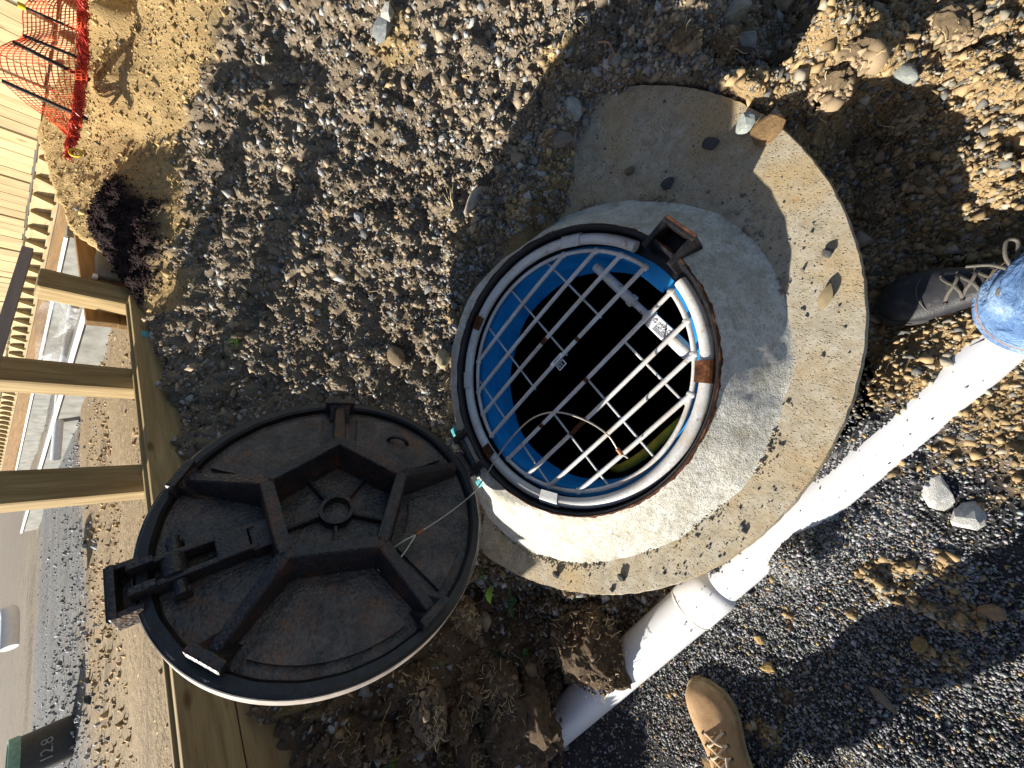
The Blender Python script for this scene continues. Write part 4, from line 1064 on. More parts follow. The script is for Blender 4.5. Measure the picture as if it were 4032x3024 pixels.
# =================================================================== PALING FENCE
FA = np.array(d2(131, 0, 4.5)); FB = np.array(d2(10, 800, 9.2))
FB[2] = min(FB[2], 1.62)
FD3 = FB-FA; FLEN = math.hypot(FD3[0], FD3[1]); FD = FD3[:2]/FLEN; FNn = np.array([-FD[1], FD[0]])
if FNn@(-FA[:2]) < 0: FNn = -FNn              # towards the camera
def fpt(t, z, off=0.0):                       # t metres along from FA, z relative to the ledger line
    zb = FA[2]+FD3[2]*t/FLEN
    p = FA[:2]+FD*t+FNn*off; return Vector((p[0], p[1], zb+z))
def make_paling():
    e = empty('paling_fence', tuple(fpt(0, -0.3)), 'tall pale timber paling fence on a bearer with block ends', 'fence')
    w = 0.098; t = -1.0; k = 0; T1 = FLEN+5.5
    while t < T1:
        gap = 0.004 if (k % 5) else 0.026
        dz = random.uniform(-0.006, 0.006)
        o = plank('paling', fpt(t+w/2, 0.012+dz, random.uniform(0, 0.004)), fpt(t+w/2, 1.9, random.uniform(0, 0.004)), w, 0.02, M['wood_pale'], e, up=(FD[0], FD[1], 0), bev=0.002)
        t += w+gap; k += 1
    # bearer with sockets between blocks
    plank('bearer', fpt(-1.0, -0.075, -0.035), fpt(T1, -0.075, -0.035), 0.15, 0.04, M['wood_pale'], e, bev=0.003)
    plank('ledger', fpt(-1.0, -0.145, 0.012), fpt(T1, -0.145, 0.012), 0.03, 0.055, M['wood_pale'], e, bev=0.003)
    t = -0.95
    while t < T1:
        p = fpt(t, -0.070, 0.018); Rz = Matrix(((FD[0], FNn[0], 0), (FD[1], FNn[1], 0), (0, 0, 1)))
        bm = bmesh.new(); s = 0.02
        vs = [bm.verts.new(p+Vector((*(FD*a+FNn*b), c))) for a, b, c in ((-s, -0.03, -0.06), (s, -0.03, -0.06), (-s, -0.03, 0.06), (s, -0.03, 0.06), (-s, 0.045, -0.06), (s, 0.045, -0.06), (-s, 0.0, 0.06), (s, 0.0, 0.06))]
        bmesh.ops.convex_hull(bm, input=bm.verts); bm_obj('block', bm, M['wood_pale'], e); t += 0.24
    # brown base boards below
    for k in range(4):
        plank('base_board', fpt(0.25, -0.24-0.153*k, 0.03), fpt(T1, -0.24-0.153*k, 0.03), 0.15, 0.04, M['wood_brown'], e, bev=0.004)
    # return boards from the fence to the first post
    q0 = fpt(1.2, -0.20, 0.06); q1 = Vector((*(W1+WN*0.25+WD*0.02), ZB+0.02))
    for k in range(2):
        plank('return_board', q0+Vector((0, 0, -0.10*k)), q1+Vector((0, 0, -0.13*k+0.05)), 0.15, 0.04, M['wood_brown'], e, bev=0.004)
make_paling()

# =================================================================== ORANGE SAFETY NET AND STAKES
def z1p(x, y): return (x/2.751, y/2.751)        # zoom of the top left corner -> 2212 view
def make_net():
    def P(zx, zy, dist): x, y = z1p(zx, zy); return np.array(d2(x, y, dist))
    D0 = 3.55
    top = [P(330, -60, D0), P(150, 30, D0), P(135, 205, D0), P(60, 250, D0), P(-40, 330, D0), P(10, 480, D0), P(120, 580, D0), P(250, 680, D0), P(330, 745, D0), P(390, 800, D0)]
    bot = [P(520, -60, D0-.05), P(515, 30, D0-.05), P(500, 150, D0-.05), P(512, 260, D0-.05), P(515, 350, D0-.05), P(510, 470, D0-.05), P(505, 570, D0-.05), P(500, 660, D0-.05), P(470, 760, D0-.05), P(440, 830, D0-.05)]
    A = np.array(smooth_path(top, 7)); B = np.array(smooth_path(bot, 7)); nu = len(A); nv = 16
    G = np.zeros((nu, nv, 3))
    for j in range(nv):
        t = j/(nv-1); G[:, j] = A*(1-t)+B*t
    u = np.arange(nu)[:, None]*0.3; v = np.arange(nv)[None]*0.5
    toC = -np.array([*d2(*z1p(250, 400), 1.0)[:2], 0]); toC = toC/np.linalg.norm(toC)
    G += (0.05*np.sin(u+0.6*v)+0.03*np.sin(2.1*u-v))[..., None]*toC
    V = []; F = []
    def strand(p, q, r):
        n = len(V); d = Vector(q)-Vector(p); a = d.cross(Vector((0.3, 0.2, 0.9))).normalized()*r; b = d.cross(a).normalized()*r
        for c in (p, q):
            for s in (a, b, -a, -b): V.append(Vector(c)+s)
        for k in range(4): F.append((n+k, n+(k+1) % 4, n+4+(k+1) % 4, n+4+k))
    for i in range(nu):
        for j in range(nv):
            if i+1 < nu: strand(G[i, j], G[i+1, j], 0.0022)
            if j+1 < nv: strand(G[i, j], G[i, j+1], 0.0016)
    e = empty('safety_net', tuple(bot[5]), 'orange plastic safety net draped in front of the paling fence', 'net')
    pydata('mesh', V, F, M['net'], e)
    # bundled lower edge
    rp = smooth_path([P(510, -50, D0-.08), P(500, 100, D0-.08), P(505, 260, D0-.08), P(500, 400, D0-.08), P(480, 560, D0-.08), P(470, 660, D0-.1), P(455, 760, D0-.1), P(430, 860, D0-.1), P(405, 950, D0-.1)], 9)
    V = []; F = []; R_ = np.array(rp); L_ = len(R_); gg = np.random.default_rng(3)
    for k in range(70):
        ph, fr, am = gg.uniform(0, 6.28), gg.uniform(.25, .9), gg.uniform(.004, .026); i0 = gg.integers(0, L_-14); i1 = min(L_, i0+gg.integers(12, 40))
        pts = [R_[i]+np.array([am*math.cos(ph+fr*i)*.7, am*math.cos(ph*2+fr*1.3*i)*.7, am*math.sin(ph+fr*i)+.004]) for i in range(i0, i1)]
        v, f = tube_vf(pts, gg.uniform(.0016, .0034), 4, False); n = len(V); V += v; F += [tuple(q+n for q in r) for r in f]
    for k in range(260):
        i = gg.integers(1, L_-1); a_ = gg.uniform(0, 6.28); r_ = gg.uniform(.010, .026); p = R_[i]+np.array([r_*math.cos(a_)*.7, r_*math.sin(a_*2)*.4, r_*math.sin(a_)]); q = R_[i]-np.array([r_*math.cos(a_)*.7, 0, r_*math.sin(a_)])+gg.normal(0, .008, 3)
        v, f = tube_vf([p, (p+q)/2+gg.normal(0, .006, 3), q], .0018, 4, False); n = len(V); V += v; F += [tuple(z+n for z in r) for r in f]
    o = pydata('bundled_edge', V, F, M['net_dark'], e); o['label'] = 'bundled red orange lower edge of the net'
    for (a, b, c, d, lab, capm) in (((150, 45), (500, 195), 3.5, 0.006, 'thin steel stake with a yellow cap behind the orange net', True), ((135, 210), (490, 350), 3.5, 0.008, 'shortest dark steel stake in the orange net', False),
                              ((75, 250), (510, 465), 3.48, 0.010, 'dark steel stake in the middle of the orange net', False), ((10, 480), (500, 700), 3.46, 0.010, 'dark steel stake at the near end of the orange net', False)):
        t = P(*a, c); q = P(*b, c)
        st = empty('stake', tuple(q), lab, 'stake', 'steel stakes holding the net')
        tube('rod', [tuple(q-np.array([0, 0, 0.015])), tuple(t)], d, M['steel_dark'], st, 8)
        if capm: tube('cap', [tuple(t-np.array([0, 0, 0.002])), tuple(t+(t-q)*0.12)], 0.014, M['yellow'], st, 10)
    # yellow ring left on the bank
    c = P(450, 908, 3.3); rr = [(c[0]+0.024*math.cos(t)*0.8, c[1]+0.024*math.sin(t)*0.6, c[2]+0.02*math.sin(t)) for t in np.linspace(0, 2*PI, 24)]
    tag(tube('plastic_ring', rr, 0.006, M['yellow'], None, 8), 'small yellow plastic ring lying below the orange net', 'ring')
make_net()

# =================================================================== THINGS IN THE YARD
def Zp(x, y): return (x/2.751, 549.0/1.0*0+(1000*2212/4032)+y/2.751)   # zoom of the left middle -> 2212 view
def yp(zx, zy, z=YARD): x, y = Zp(zx, zy); return np.array(z2(x, y, z))
def make_yard_things():
    # two low concrete nib walls
    def kerb(a, b, w, h, lab):
        a = np.array(a); b = np.array(b); d = (b-a)/np.linalg.norm(b-a); nn = np.array([-d[1], d[0], 0])
        e = empty('concrete_kerb', tuple(a), lab, 'kerb')
        o = plank('nib_wall', (a[0], a[1], YARD+h/2-0.03), (b[0], b[1], YARD+h/2-0.03), h+0.06, w, M['kerb'], e, bev=0.01)
        plank('white_edge_strip', (a[0]+nn[0]*w*.52, a[1]+nn[1]*w*.52, YARD+h+0.002), (b[0]+nn[0]*w*.52, b[1]+nn[1]*w*.52, YARD+h+0.002), 0.025, 0.03, M['white_plastic'], e, bev=0.006)
        plank('black_foam_strip', (a[0]-nn[0]*w*.56, a[1]-nn[1]*w*.56, YARD+0.05), (b[0]-nn[0]*w*.56, b[1]-nn[1]*w*.56, YARD+0.05), 0.12, 0.05, M['black_plastic'], e, bev=0.01)
    p = yp(690, 330); q = yp(360, 1230); q2 = yp(120, 1560); 
    kerb(p+(p-q)*0.15, q+(q-p)*0.9, 0.22, 0.16, 'near concrete nib wall crossing the yard behind the posts')
    p = yp(330, 740); q = yp(190, 1225)
    kerb(p+(p-q)*0.8, q+(q-p)*0.8, 0.25, 0.20, 'far concrete nib wall deeper in the yard')
    # loose white conduit between them
    a = yp(440, 300, YARD+.12); b = yp(330, 1220, YARD+.12); tag(tube('conduit', [tuple(a), tuple((a+b)/2+np.array([0, 0, .02])), tuple(b)], 0.035, M['white_plastic'], None, 12), 'straight white conduit lying between the two nib walls', 'conduit')
    # crumpled clear sheeting over the far kerb
    V = []; F = []; n = 26; m = 14
    a0, a1, b0, b1 = (np.array(d2(*Zp(*q), dd)) for q, dd in (((300, 270), 5.6), ((120, 740), 6.0), ((560, 300), 5.2), ((420, 700), 5.2)))
    for i in range(n):
        for j in range(m):
            s = i/(n-1); t = j/(m-1); p = (a0*(1-s)+a1*s)*(1-t)+(b0*(1-s)+b1*s)*t
            V.append(p+np.array([0.08*math.sin(5*s+7*t)+0.04*math.sin(17*s), 0.10*math.sin(9*s-3*t), 0.04*math.sin(13*t+6*s)]))
    for i in range(n-1):
        for j in range(m-1): F.append((i*m+j, (i+1)*m+j, (i+1)*m+j+1, i*m+j+1))
    o = pydata('plastic_sheet', V, F, M['sheet'], None, True); tag(o, 'crumpled clear plastic sheeting hung behind the posts', 'plastic sheet')
    # upright dark riser with pale green rim
    c = z2(150, 1592, YARD); c = np.array(c); r = 0.14
    e = empty('riser', tuple(c), 'dark upright riser with pale green rim and chalked numbers', 'riser')
    lathe('barrel', [(r, YARD-0.05), (r*1.02, YARD+0.02), (r*0.97, YARD+0.24), (r*0.90, YARD+0.24), (r*0.88, YARD)], M['black_plastic'], e, 48, True, (c[0], c[1]))
    lathe('rim', [(r*0.99, YARD+0.235), (r*1.04, YARD+0.245), (r*1.04, YARD+0.29), (r*0.92, YARD+0.29), (r*0.91, YARD+0.235)], M['teal'], e, 48, True, (c[0], c[1]), True)
    dv = Vector((-c[0], -c[1], 0)).normalized(); sx = Vector((-dv.y, dv.x, 0))
    Mt = Matrix(((sx.x, 0, dv.x, c[0]+dv.x*(r*1.03)), (sx.y, 0, dv.y, c[1]+dv.y*(r*1.03)), (0, 1, 0, YARD+0.11), (0, 0, 0, 1)))
    text_mesh('chalk_number', '12.8', 0.085, M['chalk'], e, Mt @ Matrix.Translation((-0.09, -0.02, 0)), 0.001)
    # bent grey pipe and dark chest at the left edge
    pts = [d2(-30, 1395, 5.2), d2(5, 1345, 5.2), d2(16, 1322, 5.1), d2(22, 1330, 5.0), d2(20, 1400, 4.9)]
    tag(tube('bent_pipe', smooth_path([tuple(p) for p in pts]), 0.045, M['white_plastic'], None, 12), 'bent white pipe end sticking up at the left edge', 'pipe')
    c = z2(122, 1652, YARD); tag(tube('white_peg', [(c[0], c[1], YARD-.05), (c[0]+.01, c[1], YARD+.12)], 0.02, M['white_plastic'], None, 10), 'short white peg beside the dark riser', 'peg')
make_yard_things()

# =================================================================== SINGLE ROCKS AND CLODS
def rock_mesh(seed, sub=3, cuts=10, rough=0.08, cutr=(0.5, 0.85)):
    g = np.random.default_rng(seed); bm = bmesh.new(); bmesh.ops.create_icosphere(bm, subdivisions=sub, radius=1.0)
    v = np.array([q.co[:] for q in bm.verts])
    for _ in range(cuts):
        d = g.normal(size=3); d /= np.linalg.norm(d); t = g.uniform(*cutr); s = v@d; v = np.where((s > t)[:, None], v-np.outer(s-t, d)*0.96, v)
    v += rough*np.stack([fbm(v[:, 0]*1.0+v[:, 2]*.7+k*9+seed, v[:, 1]-v[:, 2]*.5, 0.5, 3, seed+k) for k in range(3)], 1)
    for q, c in zip(bm.verts, v): q.co = c
    me = bpy.data.meshes.new('rock'); bm.to_mesh(me); bm.free(); return me
ROCKS = [rock_mesh(100+i, 2, 11, 0.05) for i in range(8)]
PEBS = [rock_mesh(140+i, 3, 2, 0.05, (0.75, 0.9)) for i in range(3)]
RM = {}
def rmat(c):
    k = tuple(round(x, 3) for x in c)
    if k not in RM:
        t = NT('rock_%d' % len(RM)); co = t.coord(); n = t.noise(co, 2.5, 5, 0.65); f = t.noise(co, 14, 4, 0.7)
        cc = t.ramp(n, [(0.3, tuple(x*0.7 for x in c)), (0.7, tuple(min(1, x*1.25) for x in c))])
        cc = t.mix(t.ramp(f, [(0.55, 0.0), (0.75, 0.45)]), cc, (0.26, 0.19, 0.11))
        RM[k] = t.done(cc, 0.85, t.bump(f, 0.5, 0.05), spec=0.25)
    return RM[k]
def rock(name, px, py, size, col, label, group=None, z=None, shape=None, sq=(1, 0.8, 0.6), rot=None, cat='stone', sink=0.25, me=None):
    zz = z
    if zz is None:
        zz = 0.2
        for _ in range(8): p = z2(px, py, zz); zz = 0.5*zz+0.5*gh(p[0], p[1])
    p = z2(px, py, zz)
    me = (me or ROCKS[random.randrange(8)]).copy(); me.materials.clear(); me.materials.append(rmat(col))
    o = bpy.data.objects.new(name, me); COL.objects.link(o)
    o.scale = (size*sq[0]/2, size*sq[1]/2, size*sq[2]/2); o.rotation_euler = rot or (random.uniform(-.4, .4), random.uniform(-.4, .4), random.uniform(0, 6.28))
    o.location = (p[0], p[1], zz+size*sq[2]/2*(1-2*sink)); tag(o, label, cat, group); return o
GRY = (0.24, 0.25, 0.245); TAN = (0.36, 0.29, 0.20); BRN = (0.20, 0.15, 0.095); DRK = (0.07, 0.072, 0.075); PAL = (0.42, 0.42, 0.38); ORA = (0.36, 0.23, 0.10)
rock('stone', 1613, 283, 0.062, (0.36, 0.39, 0.36), 'pale green grey stone on the sunlit rim of the slab', z=ZS, sq=(1, .8, .8), sink=0.05)
rock('soil_lump', 1652, 292, 0.075, (0.24, 0.15, 0.07), 'crumbly brown soil lump beside the pale stone on the slab', z=ZS, sq=(1.2, .9, .35), cat='soil lump', sink=0.1)
rock('stone', 1537, 316, 0.050, DRK, 'dark flat stone on the shaded part of the slab', z=ZS, sq=(1.2, .7, .45), sink=0.05)
rock('stone', 1444, 400, 0.045, DRK, 'dark blocky stone nearest the collar on the shaded slab', z=ZS, sq=(1.1, .7, .5), sink=0.05)
rock('stone', 1360, 372, 0.035, BRN, 'brown pebble on the shaded slab near the soil edge', z=ZS, sink=0.05)
rock('stone', 1790, 548, 0.028, DRK, 'small dark chip near the sunlit outer edge of the slab', z=ZS, sink=0.05)
rock('stone', 1345, 1245, 0.035, DRK, 'dark pointed chip on the slab above the pipe socket', z=ZS, sq=(1, .7, .6), sink=0.05)
rock('stone', 1205, 1240, 0.036, DRK, 'dark upright chip on the lower left edge of the slab', z=ZS, sq=(.8, .7, .7), sink=0.05)
rock('stone', 1052, 1335, 0.066, (0.45, 0.35, 0.25), 'smooth tan pebble in the dark soil beside the slab', sq=(1.2, .9, .7), me=PEBS[0], cat='pebble', sink=0.15)
rock('stone', 1046, 1388, 0.045, (0.30, 0.24, 0.18), 'small brown pebble below the smooth tan one', sq=(1.3, .7, .6), me=PEBS[1], cat='pebble', sink=0.15)
rock('stone', 964, 775, 0.075, (0.44, 0.37, 0.23), 'yellowish stone wedged against the left of the collar', sq=(1.3, .7, .6), me=PEBS[2], sink=0.1)
rock('stone', 862, 770, 0.085, BRN, 'rounded brown stone on the soil left of the manhole', sq=(1, .9, .7), me=PEBS[0])
rock('stone', 1240, 245, 0.085, PAL, 'pale flat concrete chip at the top corner of the slab', sq=(1.3, .8, .35))
rock('stone', 1207, 305, 0.115, (0.25, 0.21, 0.17), 'long brown slaty stone beside the slab', sq=(1.4, .5, .4), rot=(.1, .1, 1.1))
rock('stone', 1240, 312, 0.055, GRY, 'grey oval stone touching the long brown slaty one', sq=(1.1, .7, .5))
rock('stone', 1030, 430, 0.10, (0.40, 0.35, 0.29), 'broken pale stone with a round end beside dry grass', sq=(1.4, .55, .5), rot=(.1, .2, -.6))
rock('stone', 838, 55, 0.13, (0.30, 0.32, 0.32), 'long grey angular stone on the upper sunlit bank', sq=(1.5, .6, .5), rot=(.3, .2, -.3))
rock('stone', 843, 30, 0.08, PAL, 'pale grey stone just above the long angular one', sq=(1, .8, .6))
rock('stone', 1590, 40, 0.085, (0.34, 0.33, 0.27), 'large blocky stone at the top edge of the picture', sq=(1.1, 1, .8))
rock('stone', 1605, 100, 0.09, (0.30, 0.31, 0.30), 'large mottled grey stone near the top edge', sq=(1.3, .8, .6))
rock('stone', 2085, 80, 0.07, (0.42, 0.36, 0.25), 'sunlit squarish stone in the top right corner', sq=(1.2, .9, .7))
rock('stone', 1952, 165, 0.055, (0.30, 0.32, 0.30), 'smooth grey green stone in the shaded clay', sq=(1.4, .7, .6), me=PEBS[1])
rock('stone', 800, 905, 0.06, BRN, 'tan stone near the top block of the open cover', sq=(1.4, .6, .5))
rock('stone', 960, 300, 0.05, PAL, 'pale stone standing in a hollow of the bank')
rock('stone', 780, 470, 0.06, (0.33, 0.34, 0.34), 'grey slab like stone in the middle of the bank', sq=(1.3, .8, .4))
rock('stone', 1915, 1060, 0.0, GRY, 'x') if False else None
rock('stone', 1700, 2, 0.075, TAN, 'tan stone cut by the top edge of the picture')
rock('clay_lump', 1660, 1440, 0.045, (0.46, 0.31, 0.12), 'bright orange clay lump on the black gravel', z=0.01, cat='clay lump')
rock('clay_lump', 1640, 1380, 0.035, (0.46, 0.31, 0.12), 'small orange clay lump above the brighter one on black gravel', z=0.01, cat='clay lump')
rock('clay_lump', 1985, 1385, 0.05, (0.30, 0.19, 0.08), 'orange clay lump in the shaded gravel at the right', z=0.01, cat='clay lump')
rock('stone', 2140, 1320, 0.05, (0.34, 0.22, 0.13), 'reddish stone in shaded gravel at the right edge', z=0.01)
rock('stone', 1905, 1508, 0.05, (0.25, 0.20, 0.15), 'narrow brown stone at the edge of the shadow on the gravel', z=0.01, sq=(1.5, .5, .5))
rock('stone', 1930, 1618, 0.04, (0.42, 0.40, 0.36), 'pale round stone on the gravel at the bottom edge', z=0.01, sq=(1, 1, .5), me=PEBS[0])
# grey stones of the bank that nothing sets apart
g = np.random.default_rng(55); cnt = 0
while cnt < 70:
    x = g.uniform(420, 1500); y = g.uniform(0, 1659); zz = 0.4
    for _ in range(6): p = z2(x, y, zz); zz = 0.5*zz+0.5*gh(p[0], p[1])
    p = z2(x, y, zz)
    if not free(np.array([p[0]]), np.array([p[1]]))[0] or zones(np.array([p[0]]), np.array([p[1]]))[0][0] > 0.3: continue
    if np.hypot(p[0]+0.26, p[1]-1.0) < 0.35: continue
    c = (GRY, GRY, PAL, TAN, (0.30, 0.31, 0.31))[cnt % 5]
    rock('loose_stone', x, y, float(g.uniform(0.022, 0.042)), c, 'loose angular stone lying on the brown soil around the manhole', 'loose stones on the soil', z=zz, sq=(float(g.uniform(1, 1.6)), float(g.uniform(.6, .9)), float(g.uniform(.35, .6)))); cnt += 1

def clod(px, py, z, size, sq, rot, label, seed, col=(0.16, 0.115, 0.075), group=None, roots=60):
    if z is None:
        z = 0.1
        for _ in range(10): p = z2(px, py, z); z = 0.5*z+0.5*gh(p[0], p[1])
        z -= size*0.08
    me = rock_mesh(seed, 5 if size > 0.2 else 4, 5, 0.24, (0.66, 0.9)); v = np.array([q.co[:] for q in me.vertices])
    nrm = v/np.linalg.norm(v, axis=1)[:, None]
    v += nrm*(0.16*fbm(v[:, 0]+v[:, 2], v[:, 1]-v[:, 2], 0.40, 4, seed)+0.09*fbm(v[:, 0]-v[:, 2], v[:, 1]+v[:, 2], 0.16, 3, seed+9))[:, None]
    me.vertices.foreach_set('co', v.astype(np.float32).ravel())
    t = NT('clod_soil'); co = t.coord(); n = t.noise(co, 5, 6, 0.7); f = t.noise(co, 38, 4, 0.7)
    me.materials.append(t.done(t.ramp(n, [(0.3, tuple(c*.6 for c in col)), (0.7, tuple(c*1.4 for c in col))]), 0.95, t.bump(f, 0.7, 0.06), spec=0.1))
    p = z2(px, py, z+size*0.3); c0 = Vector((p[0], p[1], z+size*sq[2]*0.42))
    e = empty('soil_clod', (p[0], p[1], z), label, 'soil clod', group)
    o = bpy.data.objects.new('lump', me); COL.objects.link(o); o.parent = e; o.matrix_parent_inverse = inv(e)
    o.location = c0; o.scale = (size*sq[0]/2, size*sq[1]/2, size*sq[2]/2); o.rotation_euler = rot
    g = np.random.default_rng(seed+5); n = 420; a = g.normal(size=(n, 3)); a[:, 2] = np.abs(a[:, 2])-0.25; a /= np.linalg.norm(a, axis=1)[:, None]
    Rz = np.array(Matrix.Rotation(rot[2], 3, 'Z')); q = np.array(c0)+(a*np.array(sq)*size*0.47) @ Rz.T; ss = g.gamma(2, 0.0055/2, n)+0.0015
    k = scatter('crumbs', q, ss, np.outer(g.uniform(0.5, 1.5, n), col), M['crumb'], seed, parent=e)
    # rootlets
    V = []; F = []; g = np.random.default_rng(seed)
    for _ in range(roots):
        a = g.normal(size=3); a[2] = abs(a[2])*0.8; a /= np.linalg.norm(a); q = np.array(c0)+(np.array(Matrix.Rotation(rot[2], 3, 'Z') @ Vector((a[0]*sq[0], a[1]*sq[1], a[2]*sq[2]))))*size*0.47
        pts = [q]; d = a*0.5+g.normal(size=3)*0.6; d /= np.linalg.norm(d)
        for k in range(4): d = d+g.normal(size=3)*0.5; d /= np.linalg.norm(d); pts.append(pts[-1]+d*g.uniform(.006, .014))
        v, f = tube_vf(pts, [0.0011, .001, .0009, .0007, .0005], 4, False); n = len(V); V += v; F += [tuple(i+n for i in q) for q in f]
    r = pydata('rootlets', V, F, M['straw'], e); r['kind'] = 'stuff'
clod(1268, 1400, 0.05, 0.27, (1.05, 0.9, 0.62), (0.1, -0.1, 0.4), 'large brown soil clod with rootlets leaning on the white pipe', 301)
clod(1118, 1560, None, 0.34, (1.15, 0.8, 0.62), (0.1, 0.15, 2.2), 'dark soil clod covering the far end of the white pipe', 302)
clod(1085, 1480, None, 0.17, (1, .9, .7), (0, 0, 1), 'medium soil clod between the two large clods and the cover', 303)
clod(930, 1530, None, 0.15, (1.2, .8, .7), (0, .2, .3), 'greyish soil clod below the rim of the open cover', 304, (0.21, 0.165, 0.115))
clod(1005, 1330, None, 0.13, (1.2, .9, .6), (0, .2, .9), 'pale soil clod at the tip of the cover by the tan pebble', 305, (0.26, 0.19, 0.11))
clod(1010, 1610, None, 0.16, (1.1, .9, .7), (0, .2, .9), 'rough soil clod at the bottom edge left of the pipe', 306)
clod(1205, 1530, None, 0.12, (1.1, .8, .7), (0, .2, .4), 'small soil clod against the pipe between larger clods', 308)

for k, (px, py, sz) in enumerate(((1150, 1450, .10), (1050, 1440, .11), (985, 1560, .12), (890, 1580, .10), (1060, 1640, .13), (1180, 1385, .08), (830, 1600, .11), (1195, 1470, .08), (960, 1650, .10), (760, 1620, .09), (900, 1490, .08), (1015, 1500, .09))):
    clod(px, py, None, sz, (1.1, .9, .75), (k*.4, .3*k, k*1.3), 'dark soil clod heaped between the open cover and the white pipe', 320+k, (0.13, 0.095, 0.062), 'soil clods heaped beside the pipe', 14)

for k, (px, py, sz) in enumerate(((1745, 70, .13), (1700, 128, .11), (1655, 185, .09), (1800, 25, .12), (1850, 120, .08), (1790, 200, .09), (1870, 330, .07), (1900, 440, .08), (1960, 250, .06), (2060, 60, .09), (1620, 175, .07), (1560, 100, .08), (1480, 90, .07), (1990, 390, .05))):
    clod(px, py, None, sz, (1.2, .9, .6), (k*.5, .4*k, k*1.1), 'rough earth clod around the dug hollow beside the slab', 350+k, (0.25, 0.185, 0.115), 'earth clods around the hollow', 6)

# =================================================================== PLANTS AND LITTER
def gz(px, py, z0=0.1):
    zz = z0
    for _ in range(10): p = z2(px, py, zz); zz = 0.5*zz+0.5*gh(p[0], p[1])
    return z2(px, py, zz)
def leaf_bm(bm, base, d, up, L, W, curl=0.25, n=7):
    d = Vector(d).normalized(); up = Vector(up).normalized(); s = d.cross(up).normalized(); rows = []
    for i in range(n):
        t = i/(n-1); w = W*math.sin(PI*min(0.98, 0.06+0.94*t)**0.85)*0.5; c = Vector(base)+d*L*t+up*(L*curl*math.sin(PI*t*0.8))
        rows.append([bm.verts.new(c-s*w+up*w*0.25), bm.verts.new(c), bm.verts.new(c+s*w+up*w*0.25)])
    for A, B in zip(rows, rows[1:]):
        for k in range(2): bm.faces.new((A[k], A[k+1], B[k+1], B[k]))
def seedling(px, py, leaves, mat, label, z=None):
    p = Vector(gz(px, py)); e = empty('seedling', tuple(p), label, 'plant')
    tube('stem', [tuple(p-Vector((0, 0, .01))), tuple(p+Vector((0, 0, .02)))], 0.0016, M['leaf'], e, 6)
    for (dx, dy, L, W) in leaves:
        bm = bmesh.new(); leaf_bm(bm, p+Vector((0, 0, .018)), (dx, dy, 0.25), (0, 0, 1), L, W); bm_obj('leaf', bm, mat, e, True)
seedling(1052, 1238, [(-0.3, 0.9, .035, .018), (0.9, 0.1, .03, .014)], M['leaf'], 'dark green seedling at the left edge of the slab')
seedling(1068, 1262, [(-1, -0.3, .055, .032)], M['leaf_bright'], 'single bright green broad leaf beside the slab')
seedling(866, 1630, [(-.6, -.4, .04, .013), (-.2, .7, .035, .012), (.5, -.5, .03, .011)], M['leaf_bright'], 'bright green sprout at the bottom edge under the cover')
seedling(962, 1432, [(.9, -.5, .03, .006), (.7, .2, .02, .005)], M['leaf_bright'], 'thin yellow green blade beneath the cover rim')
def feathery(px, py, n, R, label, seed):
    p = Vector(gz(px, py)); e = empty('feathery_weed', tuple(p), label, 'weed', 'feathery weeds by the clods'); g = random.Random(seed)
    for i in range(n):
        a = 2*PI*i/n+g.uniform(-.3, .3); d = Vector((math.cos(a), math.sin(a), 0.35)); L = R*g.uniform(.7, 1.1); bm = bmesh.new()
        s = d.cross(Vector((0, 0, 1))).normalized()
        V, F = tube_vf([p, p+d*L*0.5+Vector((0, 0, .006)), p+d*L], [.0012, .001, .0006], 4)
        vs = [bm.verts.new(v) for v in V]; [bm.faces.new([vs[k] for k in f]) for f in F]
        for k in range(1, 9):
            t = k/9; c = p+d*L*t+Vector((0, 0, .006*math.sin(PI*t)))
            for sg in (-1, 1):
                for q in range(2): leaf_bm(bm, c, s*sg+d.normalized()*(0.3+0.5*q)+Vector((0, 0, g.uniform(-.1, .4))), (0, 0, 1), R*0.30*math.sin(PI*(0.15+0.8*t))*g.uniform(.7, 1.1), .005, .1, 4)
        bm_obj('frond', bm, M['fern'], e)
feathery(1105, 1300, 5, .055, 'feathery green weed just left of the slab', 1)
feathery(1085, 1430, 6, .06, 'feathery weed between the soil clods left of the pipe', 2)
feathery(1140, 1425, 6, .06, 'feathery weed against the large clod by the pipe', 3)
feathery(845, 1640, 5, .05, 'feathery weed at the bottom edge of the picture', 4)
def tuft(px, py, n, L, mat, label, seed, cat='grass tuft'):
    p = Vector(gz(px, py, .4)); g = random.Random(seed); V = []; F = []
    for i in range(n):
        a = g.uniform(0, 6.28); d = Vector((math.cos(a), math.sin(a), g.uniform(.3, 1.6))).normalized(); l = L*g.uniform(.5, 1.1); q = p+Vector((g.uniform(-.012, .012), g.uniform(-.012, .012), -.003)); s = d.cross(Vector((0, 0, 1))).normalized()*.0016
        b = Vector((math.cos(a), math.sin(a), -.3))*l*.25
        n0 = len(V); m = q+d*l*.55; t = q+d*l+b; V += [q-s, q+s, m+s*.8, m-s*.8, t]; F += [(n0, n0+1, n0+2, n0+3), (n0+3, n0+2, n0+4)]
    o = pydata('grass_tuft', V, F, mat, None); tag(o, label, cat, None); return o
tuft(512, 740, 16, .06, M['leaf_bright'], 'bright green grass tuft on the middle of the bank', 1)
tuft(508, 772, 12, .05, M['leaf_bright'], 'small green grass tuft just below the brightest one', 2)
tuft(680, 748, 8, .03, M['leaf_bright'], 'tiny green sprout right of the grass tufts', 3)
tuft(978, 455, 34, .07, M['straw'], 'dry straw coloured grass clump beside the broken stone', 4)
tuft(828, 292, 10, .035, M['leaf_bright'], 'small pale green tuft on the upper bank', 5)
